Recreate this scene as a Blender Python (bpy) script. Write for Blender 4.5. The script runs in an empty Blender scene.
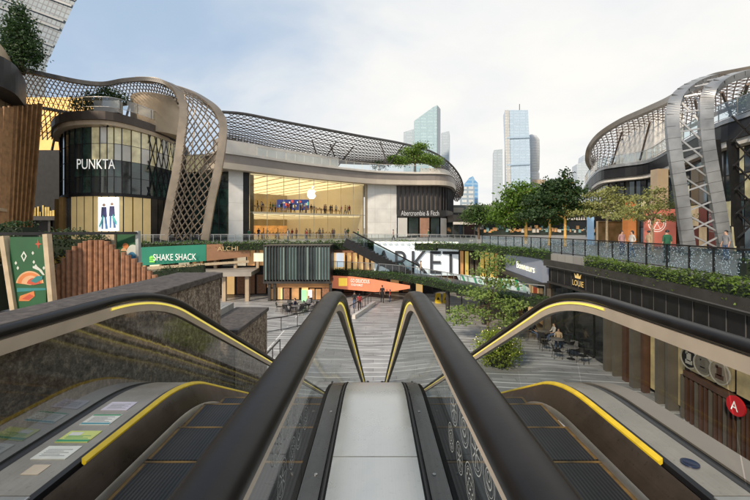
import bpy, math, random
from mathutils import Vector, Matrix
rnd = random.Random(11)
sc = bpy.context.scene
col = sc.collection
# ------------------------------------------------------------------ basic frame
F, HY, EZ = 375.0, 228.0, 1.45        # focal length / horizon of the 750 px photo, eye height over the landing
PZ, GZ = -0.4, -6.45                  # promenade level, sunken plaza level
ZAX = Vector((0, 0, 1))
def gx(px, Y): return (px - 375) / F * Y
def gz(py, Y): return EZ - (py - HY) / F * Y
def at(px, py, Y): return Vector((gx(px, Y), Y, gz(py, Y)))

# ------------------------------------------------------------------ materials
MATS = {}
def _base(name):
    m = bpy.data.materials.new(name); m.use_nodes = True
    nt = m.node_tree
    return m, nt, nt.nodes.get("Principled BSDF")
def mat(name, c, rough=.5, metal=0.0, var=.18, scale=3.0, bump=0.0, emit=0.0, ecol=None, spec=.5, detail=6):
    if name in MATS: return MATS[name]
    m, nt, b = _base(name); N, L = nt.nodes, nt.links
    b.inputs['Roughness'].default_value = rough
    b.inputs['Metallic'].default_value = metal
    b.inputs['Specular IOR Level'].default_value = spec
    tc = N.new('ShaderNodeTexCoord'); nz = N.new('ShaderNodeTexNoise')
    nz.inputs['Scale'].default_value = scale; nz.inputs['Detail'].default_value = detail
    L.new(tc.outputs['Object'], nz.inputs['Vector'])
    cr = N.new('ShaderNodeValToRGB')
    cr.color_ramp.elements[0].position = .3; cr.color_ramp.elements[1].position = .7
    cr.color_ramp.elements[0].color = (*[max(0, x * (1 - var)) for x in c], 1)
    cr.color_ramp.elements[1].color = (*[min(1, x * (1 + var)) for x in c], 1)
    L.new(nz.outputs['Fac'], cr.inputs['Fac']); L.new(cr.outputs['Color'], b.inputs['Base Color'])
    mr = N.new('ShaderNodeMapRange'); mr.inputs[3].default_value = max(0, rough - .08); mr.inputs[4].default_value = min(1, rough + .1)
    L.new(nz.outputs['Fac'], mr.inputs[0]); L.new(mr.outputs[0], b.inputs['Roughness'])
    if bump:
        bp = N.new('ShaderNodeBump'); bp.inputs['Strength'].default_value = bump; bp.inputs['Distance'].default_value = .03
        L.new(nz.outputs['Fac'], bp.inputs['Height']); L.new(bp.outputs['Normal'], b.inputs['Normal'])
    if emit:
        b.inputs['Emission Strength'].default_value = emit
        if ecol: b.inputs['Emission Color'].default_value = (*ecol, 1)
        else: L.new(cr.outputs['Color'], b.inputs['Emission Color'])
    MATS[name] = m
    return m
def glass(name, tint=(.9, .95, .95), refl=.6, rough=.02, base=.04, gcol=(1, 1, 1)):
    if name in MATS: return MATS[name]
    m, nt, b = _base(name); N, L = nt.nodes, nt.links
    N.remove(b); out = N.get('Material Output')
    t = N.new('ShaderNodeBsdfTransparent'); t.inputs[0].default_value = (*tint, 1)
    g = N.new('ShaderNodeBsdfGlossy'); g.inputs['Roughness'].default_value = rough; g.inputs[0].default_value = (*gcol, 1)
    lw = N.new('ShaderNodeFresnel'); lw.inputs[0].default_value = 1.5
    mu = N.new('ShaderNodeMath'); mu.operation = 'MULTIPLY_ADD'; mu.inputs[1].default_value = refl; mu.inputs[2].default_value = base
    mu.use_clamp = True
    L.new(lw.outputs[0], mu.inputs[0])
    mx = N.new('ShaderNodeMixShader'); L.new(mu.outputs[0], mx.inputs[0]); L.new(t.outputs[0], mx.inputs[1]); L.new(g.outputs[0], mx.inputs[2])
    L.new(mx.outputs[0], out.inputs[0])
    MATS[name] = m
    return m
def leafmat(name, c, var=.45):
    if name in MATS: return MATS[name]
    m, nt, b = _base(name); N, L = nt.nodes, nt.links
    out = N.get('Material Output')
    b.inputs['Roughness'].default_value = .55
    tc = N.new('ShaderNodeTexCoord'); nz = N.new('ShaderNodeTexNoise'); nz.inputs['Scale'].default_value = 1.7; nz.inputs['Detail'].default_value = 5
    L.new(tc.outputs['Object'], nz.inputs['Vector'])
    cr = N.new('ShaderNodeValToRGB'); cr.color_ramp.elements[0].position = .32; cr.color_ramp.elements[1].position = .68
    cr.color_ramp.elements[0].color = (c[0] * (1 - var), c[1] * (1 - var), c[2] * (1 - var), 1)
    cr.color_ramp.elements[1].color = (c[0] * (1 + var * 1.3), c[1] * (1 + var), c[2] * (1 + var * .6), 1)
    L.new(nz.outputs['Fac'], cr.inputs['Fac']); L.new(cr.outputs['Color'], b.inputs['Base Color'])
    tr = N.new('ShaderNodeBsdfTranslucent'); L.new(cr.outputs['Color'], tr.inputs[0])
    mx = N.new('ShaderNodeMixShader'); mx.inputs[0].default_value = .35
    L.new(b.outputs[0], mx.inputs[1]); L.new(tr.outputs[0], mx.inputs[2]); L.new(mx.outputs[0], out.inputs[0])
    MATS[name] = m
    return m
def gridmat(name, c, line, sx, sy, mortar=.03, rough=.3, axes='XZ', metal=0.0, off=0.0, var=.1, spec=.5, rot=0.0):
    """rectangular joints (brick texture) on object coordinates"""
    if name in MATS: return MATS[name]
    m, nt, b = _base(name); N, L = nt.nodes, nt.links
    tc = N.new('ShaderNodeTexCoord'); sp = N.new('ShaderNodeSeparateXYZ'); cb = N.new('ShaderNodeCombineXYZ')
    mp = N.new('ShaderNodeMapping'); mp.inputs['Rotation'].default_value = (0, rot, 0); L.new(tc.outputs['Object'], mp.inputs[0]); L.new(mp.outputs[0], sp.inputs[0])
    L.new(sp.outputs[axes[0]], cb.inputs[0]); L.new(sp.outputs[axes[1]], cb.inputs[1])
    br = N.new('ShaderNodeTexBrick'); br.offset = off; br.squash = 1
    br.inputs['Scale'].default_value = 1; br.inputs['Brick Width'].default_value = sx; br.inputs['Row Height'].default_value = sy
    br.inputs['Mortar Size'].default_value = mortar; br.inputs['Mortar Smooth'].default_value = .1
    br.inputs['Color1'].default_value = (*[x * (1 - var) for x in c], 1); br.inputs['Color2'].default_value = (*[min(1, x * (1 + var)) for x in c], 1)
    br.inputs['Mortar'].default_value = (*line, 1)
    L.new(cb.outputs[0], br.inputs['Vector'])
    nz = N.new('ShaderNodeTexNoise'); nz.inputs['Scale'].default_value = .6; nz.inputs['Detail'].default_value = 6
    L.new(tc.outputs['Object'], nz.inputs['Vector'])
    mr = N.new('ShaderNodeMapRange'); mr.inputs[3].default_value = .7; mr.inputs[4].default_value = 1.25; L.new(nz.outputs['Fac'], mr.inputs[0])
    mm = N.new('ShaderNodeMixRGB'); mm.blend_type = 'MULTIPLY'; mm.inputs[0].default_value = 1
    L.new(br.outputs['Color'], mm.inputs[1]); L.new(mr.outputs[0], mm.inputs[2])
    L.new(mm.outputs[0], b.inputs['Base Color'])
    b.inputs['Roughness'].default_value = rough; b.inputs['Metallic'].default_value = metal; b.inputs['Specular IOR Level'].default_value = spec
    MATS[name] = m
    return m

def worn(name, c, rough=.32, metal=.7, grain=60.0, smudge=2.2, amount=.22):
    """metal sheet with a fine grain along Y, smudges and a few scratches"""
    m, nt, b = _base(name); N, L = nt.nodes, nt.links
    tc = N.new('ShaderNodeTexCoord'); mp = N.new('ShaderNodeMapping'); mp.inputs['Scale'].default_value = (grain * 3, .35, grain * 3); L.new(tc.outputs['Object'], mp.inputs[0])
    n1 = N.new('ShaderNodeTexNoise'); n1.inputs['Scale'].default_value = 1; n1.inputs['Detail'].default_value = 4; L.new(mp.outputs[0], n1.inputs['Vector'])
    n2 = N.new('ShaderNodeTexNoise'); n2.inputs['Scale'].default_value = smudge; n2.inputs['Detail'].default_value = 8; n2.inputs['Roughness'].default_value = .65; L.new(tc.outputs['Object'], n2.inputs['Vector'])
    n3 = N.new('ShaderNodeTexNoise'); n3.inputs['Scale'].default_value = 45; n3.inputs['Detail'].default_value = 2; L.new(tc.outputs['Object'], n3.inputs['Vector'])
    a = N.new('ShaderNodeMapRange'); a.inputs[1].default_value = .3; a.inputs[2].default_value = .7; a.inputs[3].default_value = 1 - amount * .3; a.inputs[4].default_value = 1 + amount * .25; L.new(n1.outputs['Fac'], a.inputs[0])
    d = N.new('ShaderNodeMapRange'); d.inputs[1].default_value = .3; d.inputs[2].default_value = .68; d.inputs[3].default_value = 1 - amount * 1.1; d.inputs[4].default_value = 1 + amount * .5; L.new(n2.outputs['Fac'], d.inputs[0])
    e = N.new('ShaderNodeMapRange'); e.inputs[1].default_value = .62; e.inputs[2].default_value = .75; e.inputs[3].default_value = 1; e.inputs[4].default_value = 1 - amount; L.new(n3.outputs['Fac'], e.inputs[0])
    m1 = N.new('ShaderNodeMath'); m1.operation = 'MULTIPLY'; L.new(a.outputs[0], m1.inputs[0]); L.new(d.outputs[0], m1.inputs[1])
    m2 = N.new('ShaderNodeMath'); m2.operation = 'MULTIPLY'; L.new(m1.outputs[0], m2.inputs[0]); L.new(e.outputs[0], m2.inputs[1])
    mx = N.new('ShaderNodeMixRGB'); mx.blend_type = 'MULTIPLY'; mx.inputs[0].default_value = 1; mx.inputs[1].default_value = (*c, 1); L.new(m2.outputs[0], mx.inputs[2]); L.new(mx.outputs[0], b.inputs['Base Color'])
    r_ = N.new('ShaderNodeMapRange'); r_.inputs[1].default_value = .3; r_.inputs[2].default_value = .7; r_.inputs[3].default_value = rough - .12; r_.inputs[4].default_value = rough + .2; L.new(n2.outputs['Fac'], r_.inputs[0]); L.new(r_.outputs[0], b.inputs['Roughness'])
    b.inputs['Metallic'].default_value = metal
    MATS[name] = m
    return m

# ------------------------------------------------------------------ objects
def tag(o, label=None, cat=None, group=None, kind=None):
    if label: o['label'] = label
    if cat: o['category'] = cat
    if group: o['group'] = group
    if kind: o['kind'] = kind
    return o
def thing(name, label, cat, loc=(0, 0, 0), group=None):
    o = bpy.data.objects.new(name, None); col.objects.link(o); o.location = loc; o.empty_display_size = .2
    return tag(o, label, cat, group)
def dup(root, loc=None, rz=None, label=None, scale=None):
    r = root.copy(); col.objects.link(r)
    if loc is not None: r.location = loc
    if rz is not None: r.rotation_euler = (0, 0, rz)
    if scale is not None: r.scale = (scale,) * 3
    if label: r['label'] = label
    for ch in list(root.children):
        c = ch.copy(); col.objects.link(c); c.parent = r
        for g in list(ch.children):
            d = g.copy(); col.objects.link(d); d.parent = c
    return r
class MB:
    def __init__(s): s.v = []; s.f = []; s.m = []; s.p = []
    def add(s, vs, fs, mi=0):
        n = len(s.v); s.p.append((n, len(s.f))); s.v += [tuple(x) for x in vs]
        for f in fs: s.f.append(tuple(i + n for i in f)); s.m.append(mi)
        return s
    def box(s, x0, x1, y0, y1, z0, z1, mi=0):
        return s.add([(x0, y0, z0), (x1, y0, z0), (x1, y1, z0), (x0, y1, z0), (x0, y0, z1), (x1, y0, z1), (x1, y1, z1), (x0, y1, z1)],
                     [(3, 2, 1, 0), (4, 5, 6, 7), (0, 1, 5, 4), (1, 2, 6, 5), (2, 3, 7, 6), (3, 0, 4, 7)], mi)
    def bar(s, a, b, w, h, mi=0, side=None):
        a, b = Vector(a), Vector(b); t = (b - a)
        if t.length < 1e-6: return s
        t.normalize()
        if side is None:
            sd = t.cross(ZAX)
            if sd.length < .05: sd = Vector((1, 0, 0))
        else: sd = Vector(side)
        sd.normalize(); n = sd.cross(t).normalized()
        sd = sd * (w / 2); n = n * (h / 2)
        vs = [a - sd - n, a + sd - n, a + sd + n, a - sd + n, b - sd - n, b + sd - n, b + sd + n, b - sd + n]
        return s.add(vs, [(3, 2, 1, 0), (4, 5, 6, 7), (0, 1, 5, 4), (1, 2, 6, 5), (2, 3, 7, 6), (3, 0, 4, 7)], mi)
    def tube(s, pts, r, n=6, mi=0, cap=True):
        pts = [Vector(p) for p in pts]; k = len(pts)
        rs = r if isinstance(r, (list, tuple)) else [r] * k
        vs = []
        for i, p in enumerate(pts):
            t = (pts[min(i + 1, k - 1)] - pts[max(i - 1, 0)]).normalized()
            sd = t.cross(ZAX)
            if sd.length < .08: sd = t.cross(Vector((0, 1, 0)))
            sd.normalize(); q = sd.cross(t)
            for j in range(n):
                a = 2 * math.pi * j / n
                vs.append(p + (sd * math.cos(a) + q * math.sin(a)) * rs[i])
        fs = [(i * n + j, i * n + (j + 1) % n, (i + 1) * n + (j + 1) % n, (i + 1) * n + j) for i in range(k - 1) for j in range(n)]
        if cap: fs += [tuple(range(n - 1, -1, -1)), tuple(range((k - 1) * n, k * n))]
        return s.add(vs, fs, mi)
    def sweep(s, pts, prof, mi=0, sides=None, closed=True, cap=True):
        """prof: (u, v) = offsets along side and along normal"""
        pts = [Vector(p) for p in pts]; k = len(pts); n = len(prof); vs = []
        for i, p in enumerate(pts):
            t = (pts[min(i + 1, k - 1)] - pts[max(i - 1, 0)]).normalized()
            sd = Vector(sides[i]) if sides else t.cross(ZAX)
            sd = (sd - t * sd.dot(t))
            if sd.length < 1e-4: sd = Vector((1, 0, 0))
            sd.normalize(); q = sd.cross(t).normalized()
            for (u, v) in prof: vs.append(p + sd * u + q * v)
        m = n if closed else n - 1
        fs = [(i * n + j, i * n + (j + 1) % n, (i + 1) * n + (j + 1) % n, (i + 1) * n + j) for i in range(k - 1) for j in range(m)]
        if closed and cap: fs += [tuple(range(n - 1, -1, -1)), tuple(range((k - 1) * n, k * n))]
        return s.add(vs, fs, mi)
    def prism(s, poly, z0, z1, mi=0):
        n = len(poly)
        vs = [(x, y, z0) for x, y in poly] + [(x, y, z1) for x, y in poly]
        fs = [tuple(range(n - 1, -1, -1)), tuple(range(n, 2 * n))] + [(i, (i + 1) % n, n + (i + 1) % n, n + i) for i in range(n)]
        return s.add(vs, fs, mi)
    def strip(s, pts, z0, z1, mi=0):
        """vertical sheet over a plan polyline; z0/z1 numbers or lists"""
        n = len(pts); a = z0 if isinstance(z0, list) else [z0] * n; b = z1 if isinstance(z1, list) else [z1] * n
        vs = [(p[0], p[1], a[i]) for i, p in enumerate(pts)] + [(p[0], p[1], b[i]) for i, p in enumerate(pts)]
        return s.add(vs, [(i, i + 1, n + i + 1, n + i) for i in range(n - 1)], mi)
    def wall(s, pts, z0, z1, th, mi=0):
        """vertical wall of a thickness over a plan polyline (thickness goes to the far side)"""
        pts = [Vector((p[0], p[1], 0)) for p in pts]
        return s.sweep(pts, [(0, z0), (0, z1), (-th, z1), (-th, z0)], mi)
    def quad(s, a, b, c, d, mi=0): return s.add([a, b, c, d], [(0, 1, 2, 3)], mi)
    def lathe(s, prof, cx, cy, n=16, mi=0, sq=1.0):
        vs = []
        for (r, z) in prof:
            for j in range(n):
                a = 2 * math.pi * j / n; vs.append((cx + r * math.cos(a), cy + r * sq * math.sin(a), z))
        k = len(prof)
        fs = [(i * n + j, i * n + (j + 1) % n, (i + 1) * n + (j + 1) % n, (i + 1) * n + j) for i in range(k - 1) for j in range(n)]
        fs += [tuple(range(n - 1, -1, -1)), tuple(range((k - 1) * n, k * n))]
        return s.add(vs, fs, mi)
    def each(s, name, mats, parent, smooth=False):
        """every primitive of the builder as a part of its own"""
        e = s.p + [(len(s.v), len(s.f))]
        for (v0, f0), (v1, f1) in zip(e, e[1:]):
            k = MB(); k.v = s.v[v0:v1]; k.f = [tuple(i - v0 for i in f) for f in s.f[f0:f1]]; k.m = [0] * (f1 - f0)
            mm = mats[s.m[f0]] if isinstance(mats, (list, tuple)) else mats
            k.build(name, mm, parent, smooth)
    def build(s, name, mats, parent=None, smooth=False, bevel=0.0):
        me = bpy.data.meshes.new(name); me.from_pydata(s.v, [], s.f)
        mats = mats if isinstance(mats, (list, tuple)) else [mats]
        for m in mats: me.materials.append(m)
        if len(mats) > 1: me.polygons.foreach_set('material_index', s.m)
        if smooth: me.polygons.foreach_set('use_smooth', [True] * len(s.f))
        me.update()
        o = bpy.data.objects.new(name, me); col.objects.link(o)
        if parent is not None:
            o.parent = parent
            if parent.type == 'EMPTY': o.location = -Vector(parent.location)
        if bevel:
            bm = o.modifiers.new('Bevel', 'BEVEL'); bm.width = bevel; bm.segments = 2; bm.limit_method = 'ANGLE'
        if smooth and hasattr(me, 'set_sharp_from_angle'): me.set_sharp_from_angle(angle=math.radians(40))
        return o
def struct(mb, name, mats, smooth=False):
    return tag(mb.build(name, mats, None, smooth), kind='structure')
def smoothpath(pts, per=8):
    P = [Vector(p) for p in pts]; out = []
    for i in range(len(P) - 1):
        p0, p1, p2, p3 = P[max(i - 1, 0)], P[i], P[i + 1], P[min(i + 2, len(P) - 1)]
        for k in range(per):
            t = k / per
            out.append(.5 * ((2 * p1) + (p2 - p0) * t + (2 * p0 - 5 * p1 + 4 * p2 - p3) * t * t + (3 * p1 - p0 - 3 * p2 + p3) * t ** 3))
    out.append(P[-1]); return out
def resample(pts, n):
    pts = [Vector(p) for p in pts]; d = [0]
    for i in range(1, len(pts)): d.append(d[-1] + (pts[i] - pts[i - 1]).length)
    out = []; j = 0
    for k in range(n):
        s_ = d[-1] * k / (n - 1)
        while j < len(d) - 2 and d[j + 1] < s_: j += 1
        t = (s_ - d[j]) / max(1e-9, d[j + 1] - d[j]); out.append(pts[j].lerp(pts[j + 1], min(1, max(0, t))))
    return out
def text(name, body, c, w, h, rz, m, parent=None, ext=.02, tilt=0.0):
    """lettering centred on c, w x h metres, facing -Y turned by rz"""
    cu = bpy.data.curves.new(name, 'FONT'); cu.body = body; cu.size = 1; cu.extrude = .0; cu.align_x = 'LEFT'
    o = bpy.data.objects.new(name + '_curve', cu); col.objects.link(o)
    bpy.context.view_layer.update()
    dg = bpy.context.evaluated_depsgraph_get()
    me = bpy.data.meshes.new_from_object(o.evaluated_get(dg)); bpy.data.objects.remove(o); bpy.data.curves.remove(cu)
    xs = [v.co.x for v in me.vertices]; ys = [v.co.y for v in me.vertices]
    x0, x1, y0, y1 = min(xs), max(xs), min(ys), max(ys)
    M = Matrix.Translation(Vector(c)) @ Matrix.Rotation(rz, 4, 'Z') @ Matrix.Rotation(math.pi / 2 - tilt, 4, 'X')
    for v in me.vertices:
        v.co = M @ Vector(((v.co.x - (x0 + x1) / 2) * w / (x1 - x0), (v.co.y - (y0 + y1) / 2) * h / (y1 - y0), ext))
    me.materials.clear(); me.materials.append(m); me.name = name
    o = bpy.data.objects.new(name, me); col.objects.link(o)
    if parent is not None:
        o.parent = parent
        if parent.type == 'EMPTY': o.location = -Vector(parent.location)
    return o

# ------------------------------------------------------------------ palette
M_black = mat('black_metal', (.018, .018, .02), .4, .2, .25, 4)
M_dark = mat('dark_panel', (.014, .014, .015), .45, 0, .35, 1.5, spec=.3)
M_darkgrey = mat('dark_grey_metal', (.05, .047, .045), .42, .3, .25, 2)
M_steel = mat('brushed_steel', (.48, .47, .45), .32, .85, .12, 6)
M_white = mat('white_panel', (.78, .77, .74), .45, 0, .06, .4)
M_offwhite = mat('offwhite_stone', (.6, .57, .52), .6, 0, .1, .5)
M_tan = mat('tan_panel', (.46, .36, .25), .5, .1, .12, .6)
M_canopy = mat('bronze_lattice', (.11, .09, .075), .42, .5, .2, 1)
M_canopyband = mat('champagne_band', (.25, .21, .165), .38, .5, .15, .8)
M_silver = mat('silver_band', (.27, .28, .29), .34, .45, .35, .7)
M_brownslat = mat('brown_timber', (.29, .14, .075), .55, 0, .35, 9)
M_leaf = leafmat('leaf_green', (.075, .15, .03))
M_leafdark = leafmat('leaf_dark', (.036, .08, .026))
M_leafmid = leafmat('leaf_mid', (.065, .13, .035))
M_leafpale = leafmat('leaf_pale', (.3, .33, .12), .3)
M_leafbright = leafmat('leaf_bright', (.14, .25, .04))
M_core = mat('foliage_core', (.012, .022, .009), .9, 0, .3, 3)
M_bark = mat('bark', (.12, .085, .055), .85, 0, .35, 8, .6)
M_barkpale = mat('bark_pale', (.3, .24, .16), .8, 0, .25, 8, .5)
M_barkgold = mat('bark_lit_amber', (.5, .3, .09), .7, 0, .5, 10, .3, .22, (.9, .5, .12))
M_warm = mat('warm_lit_wall', (.75, .5, .22), .6, 0, .25, 1.2, 0, .55, (1, .62, .25))
M_gold = mat('gold_letters', (.75, .5, .18), .35, .5, .1, 3, 0, .5, (1, .7, .25))
M_glow = mat('warm_white_glow', (1, .95, .8), .5, 0, .02, 1, 0, 1.1, (1, .93, .76))
M_letters = mat('white_letters', (.8, .8, .76), .5, 0, .04, 2, 0, .35, (1, .97, .9))
M_yellow = mat('yellow_paint', (.72, .5, .02), .5, 0, .12, 12)
M_led = mat('yellow_led_strip', (.8, .66, .1), .4, 0, .08, 8, 0, .55, (1, .82, .15))
M_rubber = mat('handrail_rubber', (.011, .0095, .009), .38, 0, .35, 7, .06, spec=.26)
M_trim = mat('balustrade_trim', (.6, .5, .39), .4, .25, .12, 4)
M_fglass = glass('balustrade_glass', (.6, .63, .62), .2, .05, .012)
M_railglass = glass('rail_glass', (.78, .86, .88), .9, .03, .08)
M_clear = glass('clear_pane', (.95, .96, .95), .5, .01, .01)
M_facglass = mat('facade_glass', (.025, .035, .035), .06, 0, .4, .6, spec=1.0)
M_greenglass = mat('green_facade_glass', (.022, .05, .041), .06, .0, .8, .8, spec=1.0)
M_creamglass = mat('cream_painted_glow', (.36, .34, .2), .08, 0, .7, .9, 0, .2, (1, .85, .5), .8)  # cream tone and glow paint bright reflections into the pavilion glass
M_hedge = M_leafmid
# ------------------------------------------------------------------ camera, sky, sun
cam = bpy.data.cameras.new('camera'); cam.lens = 18; cam.sensor_width = 36; cam.clip_start = .05; cam.clip_end = 9000
cam.shift_y = -22 / 750
co = bpy.data.objects.new('camera', cam); col.objects.link(co); co.location = (0, 0, EZ); co.rotation_euler = (math.pi / 2, 0, 0); sc.camera = co
sc.view_settings.view_transform = 'Standard'; sc.view_settings.look = 'None'; sc.view_settings.exposure = 0
sc.cycles.use_denoising = True; sc.cycles.max_bounces = 7; sc.cycles.transparent_max_bounces = 24
sc.cycles.diffuse_bounces = 3; sc.cycles.glossy_bounces = 3; sc.cycles.caustics_reflective = False; sc.cycles.caustics_refractive = False
SUN_EL, SUN_AZ = math.radians(32), math.radians(217)      # azimuth measured from +Y towards +X: behind and a little left
w = bpy.data.worlds.new("World"); sc.world = w; w.use_nodes = True
N, L = w.node_tree.nodes, w.node_tree.links
bg = N['Background']; bg.inputs[1].default_value = .1
sky = N.new('ShaderNodeTexSky'); sky.sky_type = 'NISHITA'; sky.sun_disc = False; sky.sun_elevation = SUN_EL; sky.sun_rotation = SUN_AZ
sky.dust_density = 1.5; sky.air_density = 1.0; sky.ozone_density = 1.5
tc = N.new('ShaderNodeTexCoord'); sp = N.new('ShaderNodeSeparateXYZ'); L.new(tc.outputs['Generated'], sp.inputs[0])
def mth(op, a, b=None, c=None):
    n = N.new('ShaderNodeMath'); n.operation = op
    for i, x in enumerate((a, b, c)):
        if x is None: continue
        if isinstance(x, (int, float)): n.inputs[i].default_value = x
        else: L.new(x, n.inputs[i])
    return n.outputs[0]
zc = mth('MAXIMUM', sp.outputs[2], 0.0); zd = mth('ADD', zc, .22)
cb = N.new('ShaderNodeCombineXYZ'); L.new(mth('DIVIDE', sp.outputs[0], zd), cb.inputs[0]); L.new(mth('DIVIDE', sp.outputs[1], zd), cb.inputs[1])
nz = N.new('ShaderNodeTexNoise'); nz.inputs['Scale'].default_value = .75; nz.inputs['Detail'].default_value = 6; nz.inputs['Roughness'].default_value = .52; nz.inputs['Distortion'].default_value = .5
L.new(cb.outputs[0], nz.inputs['Vector'])
# cloud cover grows towards the right and the horizon; the upper left stays pale blue
cov = mth('ADD', mth('MULTIPLY', nz.outputs['Fac'], 1.35), mth('MULTIPLY', sp.outputs[0], .62))
cov = mth('ADD', cov, mth('ADD', mth('MULTIPLY', zc, -.45), .1))
cov = mth('ADD', cov, mth('MULTIPLY', mth('MINIMUM', sp.outputs[1], 0.0), .6))      # unseen rear sky cleared and darkened, trimming ambient light for contrast
ramp = N.new('ShaderNodeMapRange'); ramp.interpolation_type = 'SMOOTHSTEP'; ramp.inputs[1].default_value = .18; ramp.inputs[2].default_value = .72
ramp.inputs[3].default_value = .08
L.new(cov, ramp.inputs[0])
skl = N.new('ShaderNodeMixRGB'); skl.blend_type = 'MIX'; L.new(mth('MULTIPLY_ADD', mth('MINIMUM', sp.outputs[1], 0.0), .5, .75), skl.inputs[0]); skl.inputs[2].default_value = (4.9, 6.6, 8.8, 1); L.new(sky.outputs[0], skl.inputs[1])
nz2 = N.new('ShaderNodeTexNoise'); nz2.inputs['Scale'].default_value = 1.6; nz2.inputs['Detail'].default_value = 5; L.new(cb.outputs[0], nz2.inputs['Vector'])
ccol = N.new('ShaderNodeValToRGB'); ccol.color_ramp.elements[0].position = .32; ccol.color_ramp.elements[1].position = .62
ccol.color_ramp.elements[0].color = (8.7, 8.9, 9.1, 1); ccol.color_ramp.elements[1].color = (10.2, 10.0, 9.5, 1)
L.new(nz2.outputs['Fac'], ccol.inputs[0])
mx = N.new('ShaderNodeMixRGB'); L.new(ramp.outputs[0], mx.inputs[0]); L.new(skl.outputs[0], mx.inputs[1]); L.new(ccol.outputs[0], mx.inputs[2])
L.new(mx.outputs[0], bg.inputs[0])
sun = bpy.data.lights.new('sun', 'SUN'); sun.energy = 3.9; sun.angle = math.radians(5); sun.color = (1, .85, .66)
so = bpy.data.objects.new('sun', sun); col.objects.link(so)
sd = Vector((math.sin(SUN_AZ) * math.cos(SUN_EL), math.cos(SUN_AZ) * math.cos(SUN_EL), math.sin(SUN_EL)))
so.rotation_euler = sd.to_track_quat('Z', 'Y').to_euler()

# ------------------------------------------------------------------ ground, promenade
def plankmat():
    m, nt, b = _base('plaza_paving'); N, L = nt.nodes, nt.links
    tc = N.new('ShaderNodeTexCoord'); sp = N.new('ShaderNodeSeparateXYZ'); L.new(tc.outputs['Object'], sp.inputs[0])
    nz = N.new('ShaderNodeTexNoise'); nz.inputs['Scale'].default_value = .09; nz.inputs['Detail'].default_value = 1; L.new(tc.outputs['Object'], nz.inputs['Vector'])
    ad = N.new('ShaderNodeMath'); ad.operation = 'MULTIPLY_ADD'; ad.inputs[1].default_value = 5; L.new(nz.outputs['Fac'], ad.inputs[0]); L.new(sp.outputs[1], ad.inputs[2])
    ax = N.new('ShaderNodeMath'); ax.inputs[1].default_value = 4027.0; L.new(sp.outputs[0], ax.inputs[0])
    cb = N.new('ShaderNodeCombineXYZ'); L.new(ax.outputs[0], cb.inputs[0]); L.new(ad.outputs[0], cb.inputs[1])
    br = N.new('ShaderNodeTexBrick'); br.offset = 0
    br.inputs['Brick Width'].default_value = 60; br.inputs['Row Height'].default_value = .62; br.inputs['Scale'].default_value = 1
    br.inputs['Mortar Size'].default_value = .045; br.inputs['Color1'].default_value = (.24, .24, .24, 1); br.inputs['Color2'].default_value = (.46, .455, .45, 1); br.inputs['Mortar'].default_value = (.72, .72, .7, 1)
    br.inputs['Bias'].default_value = -.25
    L.new(cb.outputs[0], br.inputs['Vector'])
    n2 = N.new('ShaderNodeTexNoise'); n2.inputs['Scale'].default_value = .8; n2.inputs['Detail'].default_value = 7; L.new(tc.outputs['Object'], n2.inputs['Vector'])
    mr = N.new('ShaderNodeMapRange'); mr.inputs[3].default_value = .6; mr.inputs[4].default_value = 1.35; L.new(n2.outputs['Fac'], mr.inputs[0])
    mp = N.new('ShaderNodeMapping'); mp.inputs['Scale'].default_value = (.22, 1.61, 1); L.new(cb.outputs[0], mp.inputs[0])
    n3 = N.new('ShaderNodeTexNoise'); n3.inputs['Scale'].default_value = 1; n3.inputs['Detail'].default_value = 2; L.new(mp.outputs[0], n3.inputs['Vector'])
    st = N.new('ShaderNodeMapRange'); st.inputs[1].default_value = .46; st.inputs[2].default_value = .5; L.new(n3.outputs['Fac'], st.inputs[0])
    br2 = N.new('ShaderNodeTexBrick'); br2.offset = .5; br2.inputs['Brick Width'].default_value = 1.24; br2.inputs['Row Height'].default_value = .62; br2.inputs['Scale'].default_value = 1; br2.inputs['Mortar Size'].default_value = .012
    br2.inputs['Color1'].default_value = (.26, .26, .26, 1); br2.inputs['Color2'].default_value = (.4, .395, .39, 1); br2.inputs['Mortar'].default_value = (.1, .1, .1, 1); L.new(cb.outputs[0], br2.inputs['Vector'])
    pm = N.new('ShaderNodeMixRGB'); L.new(st.outputs[0], pm.inputs[0]); L.new(br2.outputs[0], pm.inputs[1]); L.new(br.outputs[0], pm.inputs[2])
    mm = N.new('ShaderNodeMixRGB'); mm.blend_type = 'MULTIPLY'; mm.inputs[0].default_value = 1; L.new(pm.outputs[0], mm.inputs[1]); L.new(mr.outputs[0], mm.inputs[2])
    L.new(mm.outputs[0], b.inputs['Base Color']); b.inputs['Roughness'].default_value = .42
    return m
M_plaza = plankmat()
struct(MB().quad((-4000, -4000, GZ), (4000, -4000, GZ), (4000, 7000, GZ), (-4000, 7000, GZ)), 'ground', [M_plaza])
M_prom = gridmat('promenade_paving', (.3, .29, .27), (.15, .15, .14), .9, .9, .015, .5, 'XY', off=.5)
M_slabedge = mat('slab_edge', (.09, .088, .085), .6, 0, .2, 1)
EDGE = smoothpath([(-70, 34, 0), (-45, 38, 0), (-32, 40.5, 0), (-22, 42.5, 0), (-12, 44, 0), (-1, 45, 0), (5.6, 43.5, 0), (10.4, 38, 0), (12.6, 27, 0), (12.9, 18, 0), (12.6, 14, 0), (12.2, 10, 0), (12, 2, 0), (12, -12, 0), (12, -30, 0)], 8)
poly = [(p.x, p.y) for p in EDGE]
struct(MB().prism(poly + [(3000, -30), (3000, 6000), (-3000, 6000), (-3000, 34)], PZ - .5, PZ, 0), 'promenade_pavement', [M_prom])
struct(MB().box(-40, -3.5, -9, 9.3, PZ - .6, PZ), 'terrace_pavement', [M_prom])
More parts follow.
